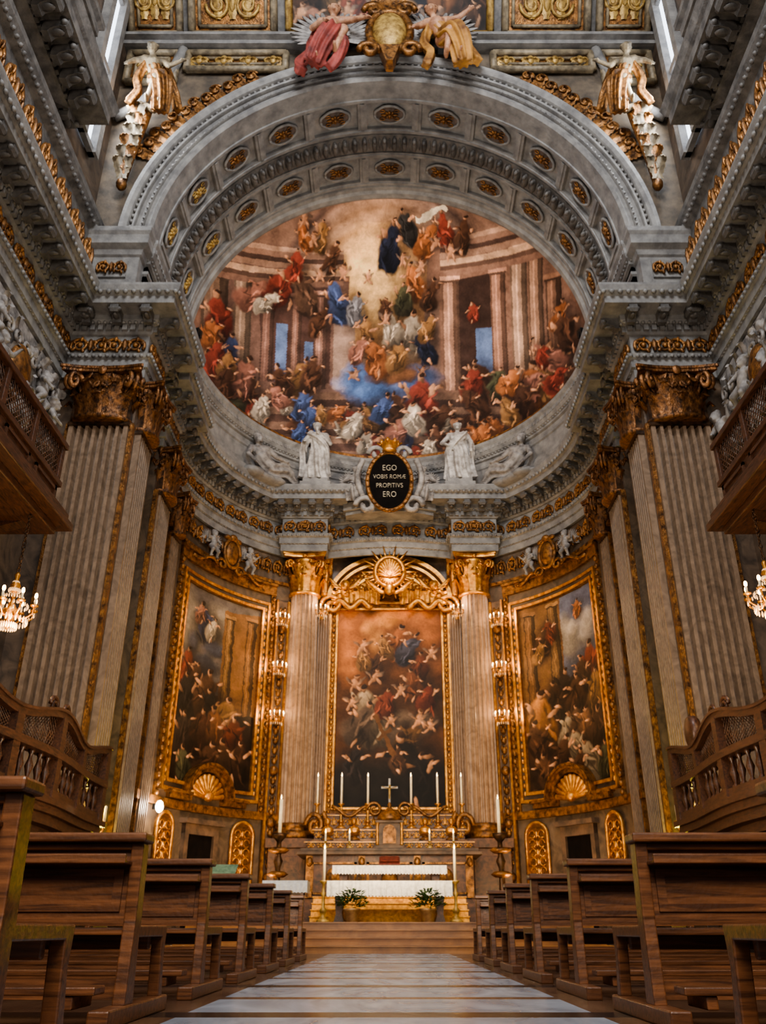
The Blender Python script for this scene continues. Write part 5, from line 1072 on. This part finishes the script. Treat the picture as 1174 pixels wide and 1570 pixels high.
        for k in range(nn):
            cw=(xb-xa)/nn; cx=xa+(k+.5)*cw; rr=min(.36*cw,h*.3)
            for q in (-1,1):
                for v in ((-1,1) if h>1.5 else (1,)):
                    b.tube([(cx+q*(rr*.6+rr*.5*math.cos(w)*(1-w/14)),-.12,h/2+v*(rr*.5 if h>1.5 else 0)+v*rr*.55*math.sin(w)*(1-w/14)) for w in [i*.45 for i in range(24)]],.055,5)
            b.ell((cx,-.14,h/2),(.14,.1,rr*.8))
            for q in (-1,0,1): leaf(b,tr(cx+q*rr*.6,-.1,h*.18),h*.34,.16,.16)
        b.build('scrollwork',M['gold_pale'],t)
    gp(3.8,6.5,26.95,29.6,'large gilt scrollwork panel high on the %s above the arch'%nm,34,18.2,'gold_dark',2.7)
    gp(6.9,8.5,26.95,29.6,'squarish gilt panel at the upper %s corner above the arch'%nm,34,18.2,'gold_dark',1.6)
    gp(3.4,6.6,25.5,26.3,'long narrow gilt strip above the %s shoulder of the arch'%nm,0,18.45,'gold_dark',.8)
    gp(6.95,8.5,24.9,26.3,'short gilt panel in the %s corner behind the seated figure'%nm,0,18.45,'gold_dark',1.5)
    b=MB()
    for k in range(12):
        a=R(s*(32+2.9*k)); rr=RD+1.3+.12*(k%2); X=tr(rr*math.sin(a),18.42,ZD+rr*math.cos(a))@rt(a,'Y'); leaf(b,X@tr(0,0,-.3),.75,.2,.2)
        b.tube([(X@Vector((.22*math.cos(w)*(1-w/9),-.08,.25+.22*math.sin(w)*(1-w/9)))) for w in [i*.5 for i in range(14)]],.05,5)
    trim(b,M['gold_dark'])
t=root('ceiling_painting','painted ceiling panel of figures behind the crowning cartouche','painting',(0,18.2,26.95)); t.rotation_euler=(R(34),0,0)
U,V=np.meshgrid(np.linspace(0,1,170),np.linspace(0,1,80)); me=gridmesh('canvas',-3.3+6.6*U,-.06+0*U,2.7-2.7*V,(0,0,0)); setcol(me,crown_paint(U.ravel()*200,V.ravel()*80)); link('canvas',me,M['paint'],t)
b=MB()
for P in ([(-3.3,-.1,0),(3.3,-.1,0)],[(-3.3,-.1,0),(-3.3,-.1,2.7)],[(3.3,-.1,0),(3.3,-.1,2.7)]): b.tube(P,.13,6)
b.build('moulding',M['gold_pale'],t)
b=MB()
for s in (-1,1): b.box(min(s*1.6,s*8.7),max(s*1.6,s*8.7),18.1,18.5,26.45,26.75); b.box(min(s*1.6,s*8.7),max(s*1.6,s*8.7),17.9,18.5,26.62,26.75)
for s in (-1,1): b.tube([(s*6.75,18.3,26.4),(s*6.95,18.3,25.6),(s*7.3,18.3,24.6),(s*8.0,18.3,23.6),(s*8.6,18.3,23.2)],.16,8)
trim(b,M['stone'])
CY=17.55
t=root('cartouche','large gilt cartouche at the crown of the arch between two winged figures','cartouche',(0,CY,24.6)); t.scale=(.92,.92,.92)
b=MB(); b.ell((0,-.1,1.6),(.6,.3,.95),18,10); b.build('shield',M['gold_pale'],t)
b=MB(); b.tube([(.72*math.cos(a),-.1,1.6+1.05*math.sin(a)) for a in [2*PI*i/30 for i in range(31)]],.14,8)
for q in (-1,1):
    b.tube([(q*(.7+.35*math.cos(x)*(1-x/9)),-.15,.6+.35*math.sin(x)*(1-x/9)) for x in [i*.4 for i in range(18)]],.12,6); b.tube([(q*(.55+.35*math.cos(x)*(1-x/9)),-.15,2.7+.35*math.sin(x)*(1-x/9)) for x in [i*.4 for i in range(18)]],.12,6)
for k in range(7): leaf(b,tr((k-3)*.16,-.2,2.7),.7,.16,.25)
b.prism([(-.35,.6),(.35,.6),(.12,-.2),(-.12,-.2)],-.35,.1,'y'); b.build('scrollwork',M['gold_dark'],t)
for s,nm,m,aa,J in ((-1,'rose drapery left of the crowning cartouche','redrobe',a1,AJ),(1,'ochre drapery right of the crowning cartouche','yelrobe',a2,AJ2)):
    t=root('statue','winged figure in '+nm,'statue',(s*1.75,CY,24.5),0,'winged figures above the arch')
    link('figure',aa[0],M['skin'],t); link('robe',aa[1],M[m],t); link('hair',hairmesh(J),M['hair'],t)
    for q in (-1,1):
        w=link('wing',WING_L,M['greygold'],t,(J['che'][0]*AH+q*.12,.22,1.95)); w.scale=(q,1,1)
# ---------------------------------------------------------------- pews
def pew():
    t=root('pew','x','pew',(0,0,0),0,'pews'); L=1.75
    b=MB(); b.box(-L,L,-.02,.02,.5,.88); 
    for k in range(4): x0=-L+.1+k*(2*L-.1)/4; b.box(x0,x0+.75,-.035,-.02,.54,.58); b.box(x0,x0+.75,-.035,-.02,.72,.76); b.box(x0,x0+.05,-.035,-.02,.58,.72); b.box(x0+.7,x0+.75,-.035,-.02,.58,.72)
    b.build('backrest',M['wood'],t)
    b=MB(); b.box(-L-.03,L+.03,-.13,.07,.90,.95); b.box(-L,L,-.06,.04,.86,.9); b.build('top_rail',M['wood'],t,bev=.012)
    b=MB(); b.box(-L+.05,L-.05,-.2,-.02,.78,.80); b.box(-L+.05,L-.05,-.21,-.19,.78,.83); b.build('book_ledge',M['wood'],t,bev=.006)
    b=MB(); b.box(-L+.05,L-.05,.04,.6,.42,.46); b.box(-L+.05,L-.05,.52,.56,.34,.42); b.build('seat',M['wood'],t,bev=.01)
    for s in (-1,1):
        b=MB(); x=s*(L-.03)
        b.prism([(-.08,.08),(.09,.08),(.07,.41),(.62,.41),(.66,.08),(.75,.08),(.70,.30),(.72,.47),(.08,.47),(.05,.9),(-.07,.9),(-.05,.5)],x-.035,x+.035,'x'); b.build('bench_end',M['wood'],t,bev=.008)
        b=MB(); b.box(x-.055,x+.055,-.42,.82,0,.085); b.build('foot',M['wood'],t,bev=.01)
    b=MB(); b.box(-L+.06,L-.06,-.42,-.24,.15,.19); 
    for x in (-L+.2,0,L-.2): b.box(x-.03,x+.03,-.40,-.08,.085,.15)
    b.build('kneeler',M['wood'],t,bev=.008)
    b=MB(); b.box(-L+.06,L-.06,.1,.14,.1,.2); b.build('stretcher',M['wood'],t); 
    return t
pw=pew(); refresh()
NEAR=['nearest to us','second from us','third from us','fourth from us','fifth from us','sixth from us','farthest from us']
first=True
for s,nm in ((-1,'left'),(1,'right')):
    for k in range(7):
        loc=(s*(1.42+1.75)+(.08 if (s<0 and k==0) else 0),3.3+2.0*k,0); lb='dark walnut pew %s of the aisle, %s'%(nm,NEAR[k]); 
        if first: pw.location=loc; pw['label']=lb; first=False
        else: copytree(pw,loc,0,lb)
for o in bpy.data.objects:
    if o.get('category')=='pew': o['group']='pews on the %s of the aisle'%('left' if o.location.x<0 else 'right')
# ---------------------------------------------------------------- lights
lamp('AREA',(0,3,26),4300,(.91,.95,1.0),7,tgt=(0,22,15),name='nave_daylight')
lamp('AREA',(0,-5,8),1800,(1,.92,.82),6,tgt=(0,14,4),name='nave_fill')
lamp('AREA',(0,11,2.2),380,(1,.9,.78),3,tgt=(0,17,16),name='crossing_glow')
lamp('AREA',(0,17.5,15.5),260,(.92,.95,1),3,tgt=(0,20.6,24.5),name='arch_fill')  # added fill lamp without a fixture, lightens the arch coffers
lamp('AREA',(-8.2,16.9,23),500,(.9,.95,1),1.2,tgt=(0,19,21),name='window_daylight'); lamp('AREA',(8.2,16.9,23),500,(.9,.95,1),1.2,tgt=(0,19,21),name='window_daylight')
lamp('SPOT',(-5.6,21.5,18.4),2000,(1,.86,.7),.3,tgt=(2.2,29,21),spot=100,name='fresco_spot'); lamp('SPOT',(5.6,21.5,18.4),2000,(1,.86,.7),.3,tgt=(-2.2,29,21),spot=100,name='fresco_spot')
lamp('AREA',(0,22.5,3.5),360,(1,.75,.47),2.5,tgt=(0,31,8),name='altar_flood')
lamp('SPOT',(-3.5,20.5,12.5),1400,(1,.77,.49),.3,tgt=(3,30,8),spot=60,name='apse_flood'); lamp('SPOT',(3.5,20.5,12.5),1400,(1,.77,.49),.3,tgt=(-3,30,8),spot=60,name='apse_flood')
lamp('POINT',(0,29.0,12.4),100,WARM,.1,name='sunburst_fill')  # added fill lamp; the gilt sunburst itself holds no bulb
lamp('SPOT',(0,20.5,5.5),1400,(1,.78,.4),.3,tgt=(0,25.6,.9),spot=50,name='step_fill')  # added spot without a fixture, makes the carpeted steps glow golden
for s in (-1,1):
    lamp('SPOT',(s*5.0,19.0,1.2),700,(1,.78,.05),.1,tgt=(s*6.45,19.25,3.4),spot=75,name='pier_uplight')
    lamp('POINT',(s*6.6,20.8,1.7),190,(1,.76,.06),.06,name='pier_uplight')
    lamp('POINT',(s*6.05,18.0,2.7),45,(1,.76,.1),.08,name='pier_glow')
    lamp('AREA',(s*4.0,26.5,1.4),120,WARM,.8,tgt=(s*5.5,29.5,6),name='wall_wash')
    lamp('AREA',(s*2.0,12.5,1.5),170,(1,.82,.6),1.5,tgt=(s*8,18,9),name='pier_wash')
w=bpy.data.worlds.new('World'); S.world=w; w.use_nodes=True; w.node_tree.nodes['Background'].inputs[0].default_value=(.88,.92,1,1); w.node_tree.nodes['Background'].inputs[1].default_value=.18
# ---------------------------------------------------------------- camera
cam=bpy.data.cameras.new('camera'); co=bpy.data.objects.new('camera',cam); C.objects.link(co); co.location=(0,0,.45); co.rotation_euler=(R(90+26.21),0,0)
cam.sensor_width=36; cam.sensor_fit='AUTO'; cam.lens=1300/1570*36; cam.shift_x=-10/1570; cam.clip_start=.05; cam.clip_end=200
S.camera=co
try: S.view_settings.look='AgX - Medium High Contrast'
except Exception as e: print(e)
